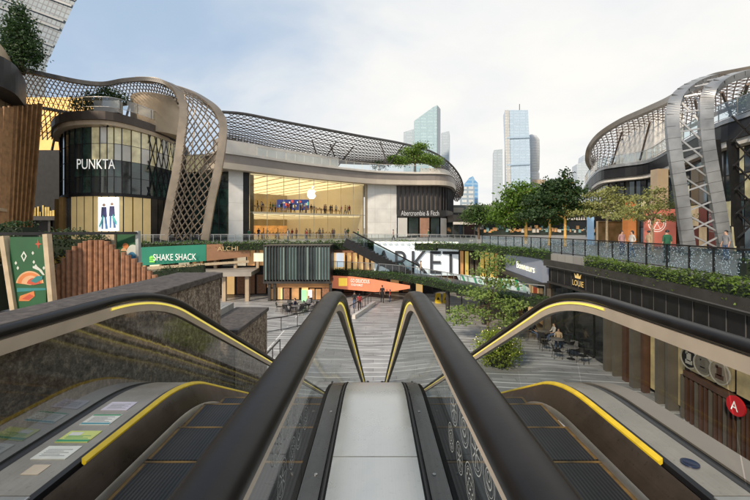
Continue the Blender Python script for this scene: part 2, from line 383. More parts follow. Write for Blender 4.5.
struct(MB().box(-2.62, 5, -9, .9, -.4, -.004), 'landing_floor', [mat('landing_stone', (.16, .15, .14), .4, 0, .2, 2)])

# ------------------------------------------------------------------ escalators
A_ = math.radians(27.5); Y0, RR, R2 = 2.7, 1.5, 1.5
P1 = (Y0 + RR * math.sin(A_), -RR * (1 - math.cos(A_)))
P2z = GZ + R2 * (1 - math.cos(A_)); P2y = P1[0] + (P1[1] - P2z) / math.tan(A_); YB = P2y + R2 * math.sin(A_)
def epath(off, y0=0.6, y1=None, na=9, ns=10):
    pts = [(y0, off)]
    pts += [(Y0 + (RR + off) * math.sin(A_ * i / na), -RR + (RR + off) * math.cos(A_ * i / na)) for i in range(na + 1)]
    a = pts[-1]; b = (YB - (R2 - off) * math.sin(A_), GZ + R2 - (R2 - off) * math.cos(A_))
    pts += [(a[0] + (b[0] - a[0]) * i / ns, a[1] + (b[1] - a[1]) * i / ns) for i in range(1, ns)]
    pts += [(YB - (R2 - off) * math.sin(A_ * (1 - i / na)), GZ + R2 - (R2 - off) * math.cos(A_ * (1 - i / na))) for i in range(na + 1)]
    pts.append((YB + (1.2 if y1 is None else y1), GZ + off)); return pts
def zstep(Y):
    if Y <= Y0: return 0.0
    if Y <= P1[0]: return -RR + math.sqrt(RR * RR - (Y - Y0) ** 2)
    if Y <= P2y: return P1[1] - (Y - P1[0]) * math.tan(A_)
    if Y <= YB: return GZ + R2 - math.sqrt(R2 * R2 - (YB - Y) ** 2)
    return GZ
def xyz(pts, x): return [(x, y, z) for y, z in pts]
def stepmat():
    m, nt, b = _base('step_tread'); N, L = nt.nodes, nt.links
    tc = N.new('ShaderNodeTexCoord'); sp = N.new('ShaderNodeSeparateXYZ'); L.new(tc.outputs['Object'], sp.inputs[0])
    mu = N.new('ShaderNodeMath'); mu.operation = 'MULTIPLY'; mu.inputs[1].default_value = 2 * math.pi / .022; L.new(sp.outputs[0], mu.inputs[0])
    si = N.new('ShaderNodeMath'); si.operation = 'SINE'; L.new(mu.outputs[0], si.inputs[0])
    cr = N.new('ShaderNodeValToRGB'); cr.color_ramp.elements[0].position = .35; cr.color_ramp.elements[1].position = .6
    mr = N.new('ShaderNodeMapRange'); mr.inputs[1].default_value = -1; L.new(si.outputs[0], mr.inputs[0]); L.new(mr.outputs[0], cr.inputs[0])
    cr.color_ramp.elements[0].color = (.006, .006, .007, 1); cr.color_ramp.elements[1].color = (.034, .032, .031, 1)
    nz = N.new('ShaderNodeTexNoise'); nz.inputs['Scale'].default_value = 6; nz.inputs['Detail'].default_value = 6; L.new(tc.outputs['Object'], nz.inputs['Vector'])
    m2 = N.new('ShaderNodeMapRange'); m2.inputs[3].default_value = .55; m2.inputs[4].default_value = 1.5; L.new(nz.outputs['Fac'], m2.inputs[0])
    mm = N.new('ShaderNodeMixRGB'); mm.blend_type = 'MULTIPLY'; mm.inputs[0].default_value = 1; L.new(cr.outputs[0], mm.inputs[1]); L.new(m2.outputs[0], mm.inputs[2])
    L.new(mm.outputs[0], b.inputs['Base Color']); b.inputs['Roughness'].default_value = .5; b.inputs['Metallic'].default_value = .3
    return m
M_step = stepmat()
M_stepyel = mat('step_yellow_edge', (.15, .085, .02), .6, 0, .6, 9)
M_skirt = worn('skirt_brown_steel', (.075, .056, .042), .34, .5, 50, 2.5, .4)
M_deck = worn('deck_steel', (.47, .43, .38), .32, .72, 60, 2.0, .26)
M_deckcool = mat('deck_cladding_cool', (.14, .165, .19), .34, .6, .2, 1.5)
M_deckpink = mat('deck_cladding_warm', (.55, .45, .38), .4, .3, .1, 1.5)
M_sticker = mat('white_film', (.42, .45, .45), .6, 0, .1, 8)
HR = [(-.095, -.02), (-.1, .005), (-.09, .028), (-.06, .042), (0, .047), (.06, .042), (.09, .028), (.1, .005), (.095, -.02), (.07, -.034), (-.07, -.034)]
def escalator(sgn, label, xin, xsk, xgl, xrail, gin):
    t = thing('escalator', label, 'escalator', (sgn * 1.1, 1.2, 0), 'pair of escalators going down to the plaza')
    S = lambda x: sgn * x
    ro = .915
    for x, k in ((xin, .64), (xrail, .46)):
        prof = [(u * k, v * (1 if x == xin else .72)) for u, v in HR]
        newel = [(-.05 - .36 * math.sin(a), ro - .36 + .36 * math.cos(a)) for a in [math.pi * (1 - i / 10) for i in range(10)]]
        path = newel + epath(ro, .0, na=16)
        MB().sweep(xyz(path, S(x)), prof).build('handrail', M_rubber, t, True)
        # metal profile under the rubber, lit strip on the inner side from the crest down
        tr = [(-.032, -.036), (.032, -.036), (.026, -.115), (-.026, -.115)]
        MB().sweep(xyz(epath(ro, .0, na=16), S(x)), tr).build('rail_profile', M_trim, t, True)
        for sd_, y_ in ((1, 2.75), (-1, 2.75))[(0 if x == xin or sgn < 0 else 1):(2 if x == xin or sgn > 0 else 1)]:
            lp = [p for p in epath(ro, y_, na=16)]
            MB().sweep(xyz(lp, S(x) + sd_ * .03), [(-.007, -.06), (.007, -.06), (.007, -.045), (-.007, -.045)]).build('light_strip', M_led, t)
    # glass panels with open joints
    for x, xt in ((gin, xin), (xgl, xrail)):
        lo = epath(.2, .35, y1=.6); hi = epath(ro - .06, .35, y1=.6)
        lo = resample([(0, a, b) for a, b in lo], 121); hi = resample([(0, a, b) for a, b in hi], 121)
        for i in range(0, 120, 10):
            m = MB(); n = 11; vs = []
            for k in range(n):
                e = .004 if k == 0 else (-.004 if k == n - 1 else 0)
                a, b = lo[i + k], hi[i + k]
                vs += [(S(x), a.y + e, a.z), (S(xt), b.y + e, b.z)]
            m.add(vs, [(2 * k, 2 * k + 1, 2 * k + 3, 2 * k + 2) for k in range(n - 1)])
            m.build('glass_panel', M_fglass, t)
    # outer deck: skirt, yellow line, steel deck, black gasket, outer cladding
    def strip(xa, za, xb, zb, name, m, th=.02, y0=1.75):
        pts = epath(0, y0, y1=.8)
        mb = MB(); pa, pb = epath(za, y0, y1=.8), epath(zb, y0, y1=.8); pc, pd = epath(zb - th, y0, y1=.8), epath(za - th, y0, y1=.8)
        vs = []
        for k in range(len(pa)):
            vs += [(S(xa), *pa[k]), (S(xb), *pb[k]), (S(xb), *pc[k]), (S(xa), *pd[k])]
        n = len(pa)
        fs = [(4 * k + j, 4 * k + (j + 1) % 4, 4 * k + 4 + (j + 1) % 4, 4 * k + 4 + j) for k in range(n - 1) for j in range(4)] + [(3, 2, 1, 0), (4 * n - 4, 4 * n - 3, 4 * n - 2, 4 * n - 1)]
        return mb.add(vs, fs).build(name, m, t, True)
    strip(xsk - .1, .03, xsk, .185, 'skirt_panel', M_skirt)
    strip(xsk - .118, .02, xsk - .102, .045, 'skirt_rail', M_steel, .03, .6)
    strip(xsk + .006, .192, xsk + .03, .21, 'yellow_edge', M_yellow, .03, 2.02)
    strip(xsk + .037, .19, xsk + .06, .2, 'deck_gasket', M_black, .03, 1.0)
    strip(xsk + .062, .2, xgl - .035, .2, 'outer_deck', M_deck, .02)
    strip(xgl - .033, .19, xgl + .04, .19, 'glass_channel', M_black, .06, .6)
    strip(xgl + .042, .2, xgl + .21, .2, 'outer_cladding', M_deckcool if sgn < 0 else M_deckpink, .3, .6)
    strip(gin + .03, .19, gin + .06, .02, 'skirt_panel', M_skirt, .02, .6)
    # end cap of the outer deck
    MB().box(*sorted((S(xsk + .05), S(xgl - .03))), 1.68, 1.745, .05, .205).build('end_cap', M_steel, t, bevel=.008)
    # truss cladding under everything
    pa, pb = epath(-.25, .6, y1=.8), epath(-1.0, .6, y1=.8)
    mb = MB(); x0, x1 = S(gin - .02), S(xgl + .2); n = len(pa); vs = []
    for k in range(n): vs += [(x0, *pa[k]), (x1, *pa[k]), (x1, pb[k][0], max(pb[k][1], GZ - .9)), (x0, pb[k][0], max(pb[k][1], GZ - .9))]
    mb.add(vs, [(4 * k + j, 4 * k + (j + 1) % 4, 4 * k + 4 + (j + 1) % 4, 4 * k + 4 + j) for k in range(n - 1) for j in range(4)])
    mb.build('truss_cladding', M_darkgrey, t)
    # comb plate and steps
    xa, xb = sorted((S(gin + .065), S(xsk - .12)))
    MB().box(xa, xb, .6, 1.12, -.06, .004).build('comb_plate', M_steel, t)
    sm = MB(); wd = (xb - xa) / 2
    sm.box(-wd, wd, -.197, .197, -.05, 0, 0).box(-wd, wd, -.21, -.198, -.3, -.012, 0)
    sm.box(-wd, wd, .178, .1965, 0, .0015, 1).box(-wd, -wd + .022, -.19, .17, 0, .0015, 1).box(wd - .022, wd, -.19, .17, 0, .0015, 1)
    y = 1.33; first = None
    while y < YB + .6:
        if first is None:
            first = sm.build('step', [M_step, M_stepyel], t); o = first
        else:
            o = first.copy(); col.objects.link(o)
        o.location = Vector(((xa + xb) / 2, y, zstep(y) - .003)) - Vector(t.location)
        y += .405
    return t
escL = escalator(-1, 'left escalator beside rough stone wall, with notice stickers on its deck', .33, 1.55, 1.96, 1.93, .36)
escR = escalator(1, 'right escalator beside the open plaza with a round dark button on its deck', .33, 1.52, 1.8, 1.68, .36)
# film motifs on the two inner glasses
def motif(x, y, z, r, par, kind):
    m = MB(); k = 20; e = -.004 if x < 0 else .004
    X = (x - .03 * (z - .2) / .65 * (1 if x > 0 else -1)) - e
    def ring(ro_, ri_, cy=y, cz=z, kk=k):
        vs = []
        for j in range(kk):
            a = 2 * math.pi * j / kk
            vs += [(X, cy + ro_ * math.cos(a), cz + ro_ * math.sin(a)), (X, cy + ri_ * math.cos(a), cz + ri_ * math.sin(a))]
        m.add(vs, [(2 * j, 2 * ((j + 1) % kk), 2 * ((j + 1) % kk) + 1, 2 * j + 1) for j in range(kk)])
    ring(r, r * .95); ring(r * .8, r * .775)
    if kind == 0:
        for q in range(6): a = q * math.pi / 3; ring(r * .26, r * .2, y + r * .45 * math.cos(a), z + r * .45 * math.sin(a), 10)
    elif kind == 1:
        for q in range(8):
            a = q * math.pi / 4; d = Vector((0, math.cos(a), math.sin(a))); c = Vector((X, y, z)); s = Vector((0, -d.z, d.y)) * r * .035
            m.quad(c + d * r * .18 - s, c + d * r * .7 - s, c + d * r * .7 + s, c + d * r * .18 + s)
        ring(r * .2, r * .13, kk=10)
    else:
        ring(r * .5, r * .44); ring(r * .25, r * .2, y, z + r * .1, 10)
        m.quad((X, y - r * .3, z - r * .35), (X, y + r * .3, z - r * .35), (X, y + r * .3, z - r * .3), (X, y - r * .3, z - r * .3))
    m.build('film_motif', M_sticker, par)
for i, (px, py) in enumerate([(271, 444), (282.5, 423), (295, 432), (288, 453), (277, 479), (291.5, 409), (302, 414)]):
    Y = .36 * 375 / (375 - px); motif(-.36, Y, gz(py, Y), .06 if i % 2 else .07, escL, i % 3)
for i, (px, py) in enumerate([(484, 452), (498, 479), (475, 484), (464, 458), (471, 427), (455, 437), (460, 408)]):
    Y = .36 * 375 / (px - 375); motif(.36, Y, gz(py, Y), .06 if i % 2 else .07, escR, (i + 1) % 3)
# notice stickers on the left deck
def notice(px, py, w_, d_, cols, name, label):
    Y = 375 * 1.25 / (py - HY); x = gx(px, Y); m = MB(); z = .2045
    m.box(x - w_ / 2, x + w_ / 2, Y - d_ / 2, Y + d_ / 2, .2005, z, 0)
    mats = [cols[0]]
    for i, (c, a, b, e, f) in enumerate(cols[1:]):
        mats.append(c); m.box(x - w_ / 2 + w_ * a, x - w_ / 2 + w_ * b, Y - d_ / 2 + d_ * e, Y - d_ / 2 + d_ * f, z, z + .0012, i + 1)
    o = m.build(name, mats, escL); o['label'] = label
n_w = mat('sticker_white', (.62, .63, .6), .45, 0, .08, 9); n_g = mat('sticker_green', (.05, .27, .14), .45, 0, .1, 9); n_y = mat('sticker_lime', (.55, .6, .2), .45, 0, .1, 9)
n_t = mat('sticker_print_grey', (.24, .25, .27), .5, 0, .2, 30); n_b = mat('sticker_teal', (.06, .25, .32), .45, 0, .1, 9); n_l = mat('sticker_lilac', (.55, .52, .62), .45, 0, .08, 9)
lines = lambda c, e0, n_, st=.11: [(c, .14, .86 - .2 * (i % 2), e0 + st * i, e0 + st * i + .035) for i in range(n_)]
notice(57, 453, .19, .12, [n_w] + lines(n_t, .2, 5, .12), 'notice_sticker', 'white paper notice with rows of grey print')
notice(79, 437, .19, .12, [n_y, (n_g, 0, 1, .02, .2), (n_w, .12, .5, .55, .85)] + lines(n_g, .3, 3), 'notice_sticker', 'lime green notice with dark green foot')
notice(101.5, 420, .19, .13, [n_w, (n_b, .02, .98, .03, .16), (n_g, .02, .98, .86, .97)] + lines(n_t, .26, 5), 'notice_sticker', 'white notice with teal foot and green head')
notice(119.5, 406.5, .18, .12, [n_l] + lines(n_t, .2, 5, .12), 'notice_sticker', 'pale lilac notice')
Yh = 375 * 1.25 / (470 - HY); xh = gx(36, Yh)
MB().box(xh - .045, xh + .045, Yh - .04, Yh + .04, .2005, .203).build('access_cover', M_trim, escL, bevel=.002)
Yb_ = 375 * 1.25 / (464 - HY); xb_ = gx(690, Yb_)
b_ = MB().lathe([(.042, .2005), (.042, .207), (.034, .209), (.03, .206)], xb_, Yb_, 24).build('round_button', mat('navy_plastic', (.01, .018, .05), .3, 0, .2, 9), escR, True)
# fixed deck between the two escalators
dv = thing('divider_deck', 'pale steel cover plate running down the middle between the two escalators', 'deck panel', (0, 1, .2))
def cstrip(xa, xb, off, th, name, m, y0, y1=None, clip=None):
    pa, pb = epath(off, y0, y1=.6), epath(off - th, y0, y1=.6); vs = []
    if clip: pa, pb = [(clip[0], off), (clip[1], off)], [(clip[0], off - th), (clip[1], off - th)]
    for k in range(len(pa)): vs += [(xa, *pa[k]), (xb, *pa[k]), (xb, *pb[k]), (xa, *pb[k])]
    n = len(pa)
    MB().add(vs, [(4 * k + j, 4 * k + (j + 1) % 4, 4 * k + 4 + (j + 1) % 4, 4 * k + 4 + j) for k in range(n - 1) for j in range(4)] + [(3, 2, 1, 0), (4 * n - 4, 4 * n - 3, 4 * n - 2, 4 * n - 1)]).build(name, m, dv, True)
M_plate = worn('pale_steel_plate', (.68, .68, .66), .26, .55, 70, .8, .1)
M_plate2 = worn('grey_steel_strip', (.15, .145, .14), .24, .6, 70, 2.4, .35)
cstrip(-.23, .23, .2, .02, 'cover_plate', M_plate, 0, clip=(.2, 2.045))
cstrip(-.23, .23, .2, .02, 'cover_plate', M_plate, 2.053)
for s in (-1, 1):
    cstrip(*sorted((s * .232, s * .262)), .185, .03, 'rubber_channel', M_black, .2)
    cstrip(*sorted((s * .264, s * .358)), .2, .02, 'side_strip', M_plate2, .2)
    cstrip(*sorted((s * .24, s * .25)), .205, .02, 'channel_lip', M_darkgrey, .2)
m = MB()
for s in (-1, 1):
    for y in (1.3, 1.9, 2.55): m.lathe([(.009, .2), (.009, .204), (.004, .206)], s * .3, y, 8)
m.each('screw', M_steel, dv)

# ------------------------------------------------------------------ stone walls beside the left escalator
def stonemat():
    m, nt, b = _base('rough_granite'); N, L = nt.nodes, nt.links
    tc = N.new('ShaderNodeTexCoord')
    vo = N.new('ShaderNodeTexVoronoi'); vo.inputs['Scale'].default_value = 34; L.new(tc.outputs['Object'], vo.inputs['Vector'])
    nz = N.new('ShaderNodeTexNoise'); nz.inputs['Scale'].default_value = 16; nz.inputs['Detail'].default_value = 12; nz.inputs['Roughness'].default_value = .72; L.new(tc.outputs['Object'], nz.inputs['Vector'])
    cr = N.new('ShaderNodeValToRGB'); e = cr.color_ramp.elements
    e[0].position = .34; e[0].color = (.06, .045, .03, 1); e[1].position = .66; e[1].color = (.62, .51, .39, 1); x = e.new(.5); x.color = (.26, .2, .145, 1)
    L.new(nz.outputs['Fac'], cr.inputs[0])
    mm = N.new('ShaderNodeMixRGB'); mm.blend_type = 'MULTIPLY'; mm.inputs[0].default_value = .65; L.new(cr.outputs[0], mm.inputs[1]); L.new(vo.outputs['Distance'], mm.inputs[2])
    m2 = N.new('ShaderNodeMixRGB'); m2.blend_type = 'ADD'; m2.inputs[0].default_value = .3; L.new(mm.outputs[0], m2.inputs[1]); L.new(cr.outputs[0], m2.inputs[2])
    L.new(m2.outputs[0], b.inputs['Base Color']); b.inputs['Roughness'].default_value = .9
    bp = N.new('ShaderNodeBump'); bp.inputs['Strength'].default_value = 1; bp.inputs['Distance'].default_value = .05; L.new(nz.outputs['Fac'], bp.inputs['Height']); L.new(bp.outputs[0], b.inputs['Normal'])
    return m
M_stone = stonemat(); M_cap = mat('wall_cap_stone', (.075, .062, .054), .7, 0, .5, 14, .4)
def stonewall(label, y0, y1, z, x0, x1, stepz):
    t = thing('stone_wall', label, 'stone wall', (x1, (y0 + y1) / 2, GZ))
    m = MB(); ny, nzz = 36, 22; vs = []; r2 = random.Random(5)
    for j in range(nzz + 1):
        for i in range(ny + 1):
            e = 0 if i in (0, ny) or j == nzz else r2.uniform(-.022, .022)
            vs.append((x1 + e, y0 + (y1 - y0) * i / ny, GZ + (z - .09 - GZ) * j / nzz))
    m.add(vs, [(j * (ny + 1) + i, j * (ny + 1) + i + 1, (j + 1) * (ny + 1) + i + 1, (j + 1) * (ny + 1) + i) for j in range(nzz) for i in range(ny)])
    m.box(x0 + .05, x1 - .03, y0, y1, GZ, z - .09)
    m.build('wall_face', M_stone, t)
    k = MB(); L_ = (y1 - y0) / 3
    for i in range(3): k.box(x0, x1 + .05, y0 + L_ * i + .004, y0 + L_ * (i + 1) - .004, z - .09, z)
    k.build('wall_cap', M_cap, t, bevel=.012)
stonewall('rough brown granite wall with smooth cap right beside the left escalator', -3, 6.6, .67, -3.46, -2.72, 0)
stonewall('lower stepped-down granite wall end behind the lower left handrail', 7.3, 9.45, -.54, -3.5, -2.72, 0)
# ------------------------------------------------------------------ plants
def leaf(m, p, s, r, up=.5):
    n = Vector((r.gauss(0, 1), r.gauss(0, 1), r.gauss(0, 1) + up * 2)).normalized()
    a = n.cross(Vector((r.gauss(0, 1), r.gauss(0, 1), r.gauss(0, 1)))).normalized(); b = n.cross(a)
    l, w_ = s * r.uniform(.7, 1.3), s * r.uniform(.42, .68)
    m.add([p - a * l * .5, p + b * w_ * .6, p + a * l * .5, p - b * w_ * .6], [(0, 1, 2, 3)])
def blob(m, c, rad, n, s, r, up=.5, clump=.0):
    """leaves in clumps spread through an ellipsoid, denser at the shell"""
    c = Vector(c); k = 0
    while k < n:
        d = Vector((r.gauss(0, 1), r.gauss(0, 1), r.gauss(0, 1))).normalized() * (r.random() ** .4)
        q = c + Vector((d.x * rad[0], d.y * rad[1], d.z * rad[2]))
        for _ in range(r.randint(4, 9)):
            e = Vector((r.gauss(0, 1), r.gauss(0, 1), r.gauss(0, .7))) * s * 1.1
            leaf(m, q + e, s, r, up); k += 1
def tree(name, label, base, trunk_h, tr, blobs, s, lm, bm=None, seed=1, group=None, lean=(0, 0)):
    r = random.Random(seed); base = Vector(base)
    t = thing(name, label, 'tree', base, group)
    top = base + Vector((lean[0], lean[1], trunk_h))
    m = MB(); mid = base.lerp(top, .5) + Vector((r.uniform(-.1, .1), r.uniform(-.1, .1), 0)) * trunk_h * .3
    m.tube(smoothpath([base, mid, top], 4), [tr * (1 - .04 * i) for i in range(9)], 8)
    cr = MB()
    for (dx, dy, dz, rx, ry, rz, n) in blobs:
        c = base + Vector((dx, dy, dz))
        m.tube(smoothpath([top - Vector((0, 0, trunk_h * .12)), top.lerp(c, .5) + Vector((0, 0, -.1 * rz)), c], 3), [tr * .55 * (1 - .12 * i) for i in range(7)], 5)
        for _ in range(3):
            a = r.uniform(0, 6.28); m.tube([c, c + Vector((rx * .7 * math.cos(a), ry * .7 * math.sin(a), rz * r.uniform(-.2, .5)))], [tr * .2, tr * .06], 4)
        blob(cr, c, (rx * 1.08, ry * 1.05, rz * 1.15), int(n * 1.7), s, r)
    m.build('trunk', bm or M_bark, t, True); cr.build('crown', lm, t)
    return t
def hedge(name, label, pts, wd, ht, lm, s=.09, dens=90, seed=3, cat='hedge', group=None, core=True):
    """pts: 3D line along the foot of the hedge"""
    r = random.Random(seed); P = [Vector(p) for p in pts]
    t = thing(name, label, cat, P[len(P) // 2], group)
    if core: MB().sweep(P, [(-wd * .4, 0), (wd * .4, 0), (wd * .4, ht * .82), (-wd * .4, ht * .82)]).build('hedge_core', M_core, t)
    m = MB()
    for i in range(len(P) - 1):
        a, b = P[i], P[i + 1]; d = b - a; sdv = d.cross(ZAX).normalized()
        for _ in range(max(1, int(d.length * dens))):
            u = r.random(); face = r.random()
            if face < .4: off, z = r.uniform(-.5, .5) * wd, ht * r.uniform(.85, 1.08)
            elif face < .7: off, z = -.46 * wd, ht * r.uniform(0, 1)
            else: off, z = .46 * wd, ht * r.uniform(0, 1)
            q = a + d * u + sdv * (off + r.gauss(0, s * .5)) + ZAX * (z + r.gauss(0, s * .4) + .12 * ht * math.sin(u * d.length * 3.1 + i))
            leaf(m, q, s, r, .4)
    o = m.build('hedge_leaves', lm, t)
    return t

# ------------------------------------------------------------------ terrace on the left
M_pgreen = mat('poster_green', (.012, .09, .03), .5, 0, .12, 3)
M_porange = mat('poster_orange', (.62, .2, .06), .5, 0, .1, 4); M_pred = mat('poster_red', (.5, .08, .04), .5, 0, .1, 4)
M_ppeach = mat('poster_peach', (.65, .38, .2), .5, 0, .1, 4); M_pblue = mat('poster_blue', (.05, .2, .35), .5, 0, .15, 4)
M_pwhite = mat('poster_pale', (.6, .62, .55), .5, 0, .08, 4); M_pteal = mat('poster_teal', (.03, .2, .2), .5, 0, .1, 4)
M_beige = mat('beige_post', (.5, .4, .27), .55, 0, .15, 5)
Y = 8.0
def pq(m, pts, mi, yy): m.add([(gx(x, Y), yy, gz(y, Y)) for x, y in pts], [tuple(range(len(pts)))], mi)
p1 = thing('poster_board', 'tall green poster with orange dome and white diamond at the far left', 'poster', at(27, 312, Y))
m = MB(); m.box(gx(10, Y), gx(46, Y), Y, Y + .05, gz(312, Y), gz(237, Y)).build('board', M_pgreen, p1)
yy = Y - .004; g = MB()
def disc(m, cx, cy, r, a0, a1, mi, yy, n=18, sq=1.0):
    pts = [(cx, cy)] + [(cx + r * math.cos(math.radians(a0 + (a1 - a0) * i / n)), cy - r * sq * math.sin(math.radians(a0 + (a1 - a0) * i / n))) for i in range(n + 1)]
    pq(m, pts, mi, yy)
disc(g, 30, 285, 14, 8, 172, 0, yy); disc(g, 30, 285, 12.5, 8, 172, 1, yy - .002); disc(g, 31, 285, 9.5, 10, 170, 0, yy - .004); disc(g, 34, 285, 7, 12, 168, 2, yy - .006)
pq(g, [(31, 281), (37, 276), (43, 276), (43, 279), (36, 283)], 5, yy - .008)
pq(g, [(19, 301), (20, 296), (34, 291), (35, 296), (29, 301)], 1, yy); pq(g, [(22, 299), (30, 294), (34, 296), (29, 300)], 2, yy - .002)
pq(g, [(24, 251), (27, 256), (24, 262), (21, 256)], 3, yy); pq(g, [(24, 253.5), (25.6, 256), (24, 259.5), (22.4, 256)], 4, yy - .002)
for x, y in ((16, 263), (34, 262), (36, 266), (33, 253), (44, 268), (18, 268)): pq(g, [(x, y - 2), (x + 1.3, y), (x, y + 2), (x - 1.3, y)], 3, yy)
pq(g, [(33, 266), (37, 266), (42, 270), (45, 275), (43, 275), (39, 270.5), (33, 268)], 3, yy - .002)
pq(g, [(38, 239), (39, 243), (42, 244), (39, 245), (38.3, 249), (37.4, 245), (35, 244), (37.4, 243)], 2, yy); pq(g, [(17, 288), (46, 288), (46, 290), (17, 292)], 5, yy)
g.build('artwork', [M_ppeach, M_porange, M_pred, M_pwhite, M_pgreen, M_pteal], p1)
m = MB(); m.bar(at(4, 236, Y), at(16, 315, Y), .14, .1); m.build('post', M_beige, p1)
m = MB(); m.bar(at(47, 234, Y), at(53, 306, Y), .12, .1); m.build('post', M_beige, p1)
Y = 9.0
p2 = thing('poster_board', 'small green poster with blue figure behind the wavy timber screen', 'poster', at(126, 275, Y))
MB().box(gx(116.5, Y), gx(136, Y), Y, Y + .05, gz(280, Y), gz(232, Y)).build('board', M_pgreen, p2)
yy = Y - .004; g = MB(); disc(g, 133, 255, 7, 0, 360, 3, yy, 20, 1.5); disc(g, 132, 258, 4.5, 0, 360, 0, yy - .002, 14, 1.4); disc(g, 125.5, 246, 3, 0, 360, 1, yy, 12); disc(g, 124, 251, 3, 0, 180, 2, yy - .002, 12)
g.build('artwork', [M_pblue, M_porange, M_ppeach, M_pwhite], p2)
MB().bar(at(111, 232, Y), at(111, 285, Y), .22, .1).build('post', M_beige, p2)
MB().bar(at(138, 231, Y), at(139, 283, Y), .07, .1).build('post', mat('grey_post', (.4, .42, .42), .4, .3, .1, 4), p2)
tag(MB().bar(at(-30, 234, 7.9), at(136, 233, 8.9), .1, .06).build('top_rail', M_black), 'thin black rail running over the two green posters', 'rail')
# wavy timber screen
Y = 8.5
prof = [(36, 298), (40, 291), (45, 285), (50, 277), (55, 271), (60, 262), (66, 256), (71, 248), (77, 245), (83, 241.5), (90, 240), (105, 240), (111, 243), (117, 249), (125, 253), (133, 258), (141, 264), (149, 270), (158, 277)]
def ptop(x):
    for (a, b), (c, d) in zip(prof, prof[1:]):
        if a <= x <= c: return b + (d - b) * (x - a) / (c - a)
    return 280
sl = thing('timber_screen', 'wavy brown timber slat screen shaped like a hill beside the green poster', 'screen', (gx(98, Y), Y, PZ))
m = MB(); r = random.Random(4); x = 37.5
while x < 158:
    X = gx(x, Y); a = gx(ptop(x), Y) if 0 else gz(ptop(x), Y); yo = r.uniform(-.015, .015)
    rr_ = .057; k = 8
    m.tube([(X, Y + yo, PZ), (X + r.uniform(-.01, .01), Y + yo, a)], rr_, k); x += 5.35
m.build('slats', M_brownslat, sl, True)
MB().box(gx(36, Y), gx(158, Y), Y + .07, Y + .12, .05, .12).build('back_rail', M_dark, sl)
# hedges on the terrace
hedge('hedge', 'clipped green hedge between the tall green poster and the timber screen', [at(48, 262, 9.0), at(112, 262, 9.0)], .4, .66, leafmat('leaf_box', (.05, .085, .03)), .06, 900, 5)
hedge('flower_bed', 'yellow flowering plants under the hedge beside the tall green poster', [at(50, 285, 8.9), at(75, 278, 8.9)], .3, .5, leafmat('leaf_yellow', (.3, .22, .05), .6), .06, 900, 6, 'plants')
hedge('hedge', 'dark trimmed hedge along the top left edge above the green poster', [at(-60, 240, 11), at(30, 240, 11)], .6, .46, M_leafdark, .08, 500, 7)
hedge('flower_bed', 'ochre leafy plants at the left edge beside the tall green poster', [at(-14, 310, 8.2), at(6, 310, 8.2)], .4, 1.2, leafmat('leaf_ochre', (.14, .11, .03), .6), .07, 1500, 8, 'plants')
hedge('hedge', 'low dark hedge behind the right end of the timber screen', [(gx(140, 9.2), 9.2, -.1), (gx(176, 9.2), 9.2, -.22)], .5, .3, M_leafdark, .05, 500, 9)

# ------------------------------------------------------------------ generic pieces
def lattice(t, A, B, nd, nl, bw, bulge=(0, 0, 0), shift=.18, edge=None, em=None, lm=None, ew=.5, eh=.35, nx=8, name='lattice_grid', dn=1, lw=None):
    """lattice skin between two edge lines A and B (equal parameter), diagonals nd each way, nl long bars"""
    A = resample(A, 81); B = resample(B, 81); bu = Vector(bulge)
    def S(u, v):
        f = min(79.999, max(0, u * 80)); i = int(f); k = f - i
        return A[i].lerp(A[i + 1], k).lerp(B[i].lerp(B[i + 1], k), v) + bu * 4 * v * (1 - v)
    m = MB()
    for q in range(-int(nd * shift) - 1, nd + 1 + int(nd * shift) + 1):
        u0 = q / nd
        for s in ((1, -1) if dn == 1 else (1,)):
            pts = []
            for k in range(nx + 1):
                v = k / nx; u = u0 + s * shift * (v - .5)
                if -1e-6 <= u <= 1 + 1e-6: pts.append(S(u, v))
            if len(pts) > 1: m.tube(pts, bw, 4)
    for q in range(1, nl + 1):
        v = q / (nl + 1); m.tube([S(i / 60, v) for i in range(61)], lw or bw * .7, 4)
    m.build(name, lm or M_canopy, t)
    if edge != 0:
        pr = [(-ew / 2, -eh / 2), (ew / 2, -eh / 2), (ew / 2, eh / 2), (-ew / 2, eh / 2)]
        for E in ([A, B] if edge is None else edge):
            MB().sweep(E, pr, sides=[(B[i] - A[i]) for i in range(81)] if len(E) == 81 else None).build('edge_band', em or M_canopyband, t)
    return S
def panes(m, pts, z0, z1, nz_, gap=.05, pick=None, depth=0):
    """glass panes in a grid along a plan polyline, material by pick(i, j)"""
    for i in range(len(pts) - 1):
        a, b = Vector((pts[i][0], pts[i][1], 0)), Vector((pts[i + 1][0], pts[i + 1][1], 0)); d = (b - a).normalized() * gap / 2
        for j in range(nz_):
            za, zb = z0 + (z1 - z0) * j / nz_ + gap / 2, z0 + (z1 - z0) * (j + 1) / nz_ - gap / 2
            p, q = a + d, b - d
            m.add([(p.x, p.y, za), (q.x, q.y, za), (q.x, q.y, zb), (p.x, p.y, zb)], [(0, 1, 2, 3)], pick(i, j) if pick else 0)
def mullions(m, pts, z0, z1, nz_, w_=.07, d_=.12, mi=0):
    for p in pts: m.box(p[0] - w_ / 2, p[0] + w_ / 2, p[1] - d_, p[1] + d_ * .3, z0, z1, mi)
    for j in range(nz_ + 1):
        z = z0 + (z1 - z0) * j / nz_
        for a, b in zip(pts, pts[1:]): m.bar((a[0], a[1] - .02, z), (b[0], b[1] - .02, z), w_ * .7, w_, mi)
def plan(pxs): return [(gx(px, Y_), Y_) for px, Y_ in pxs]
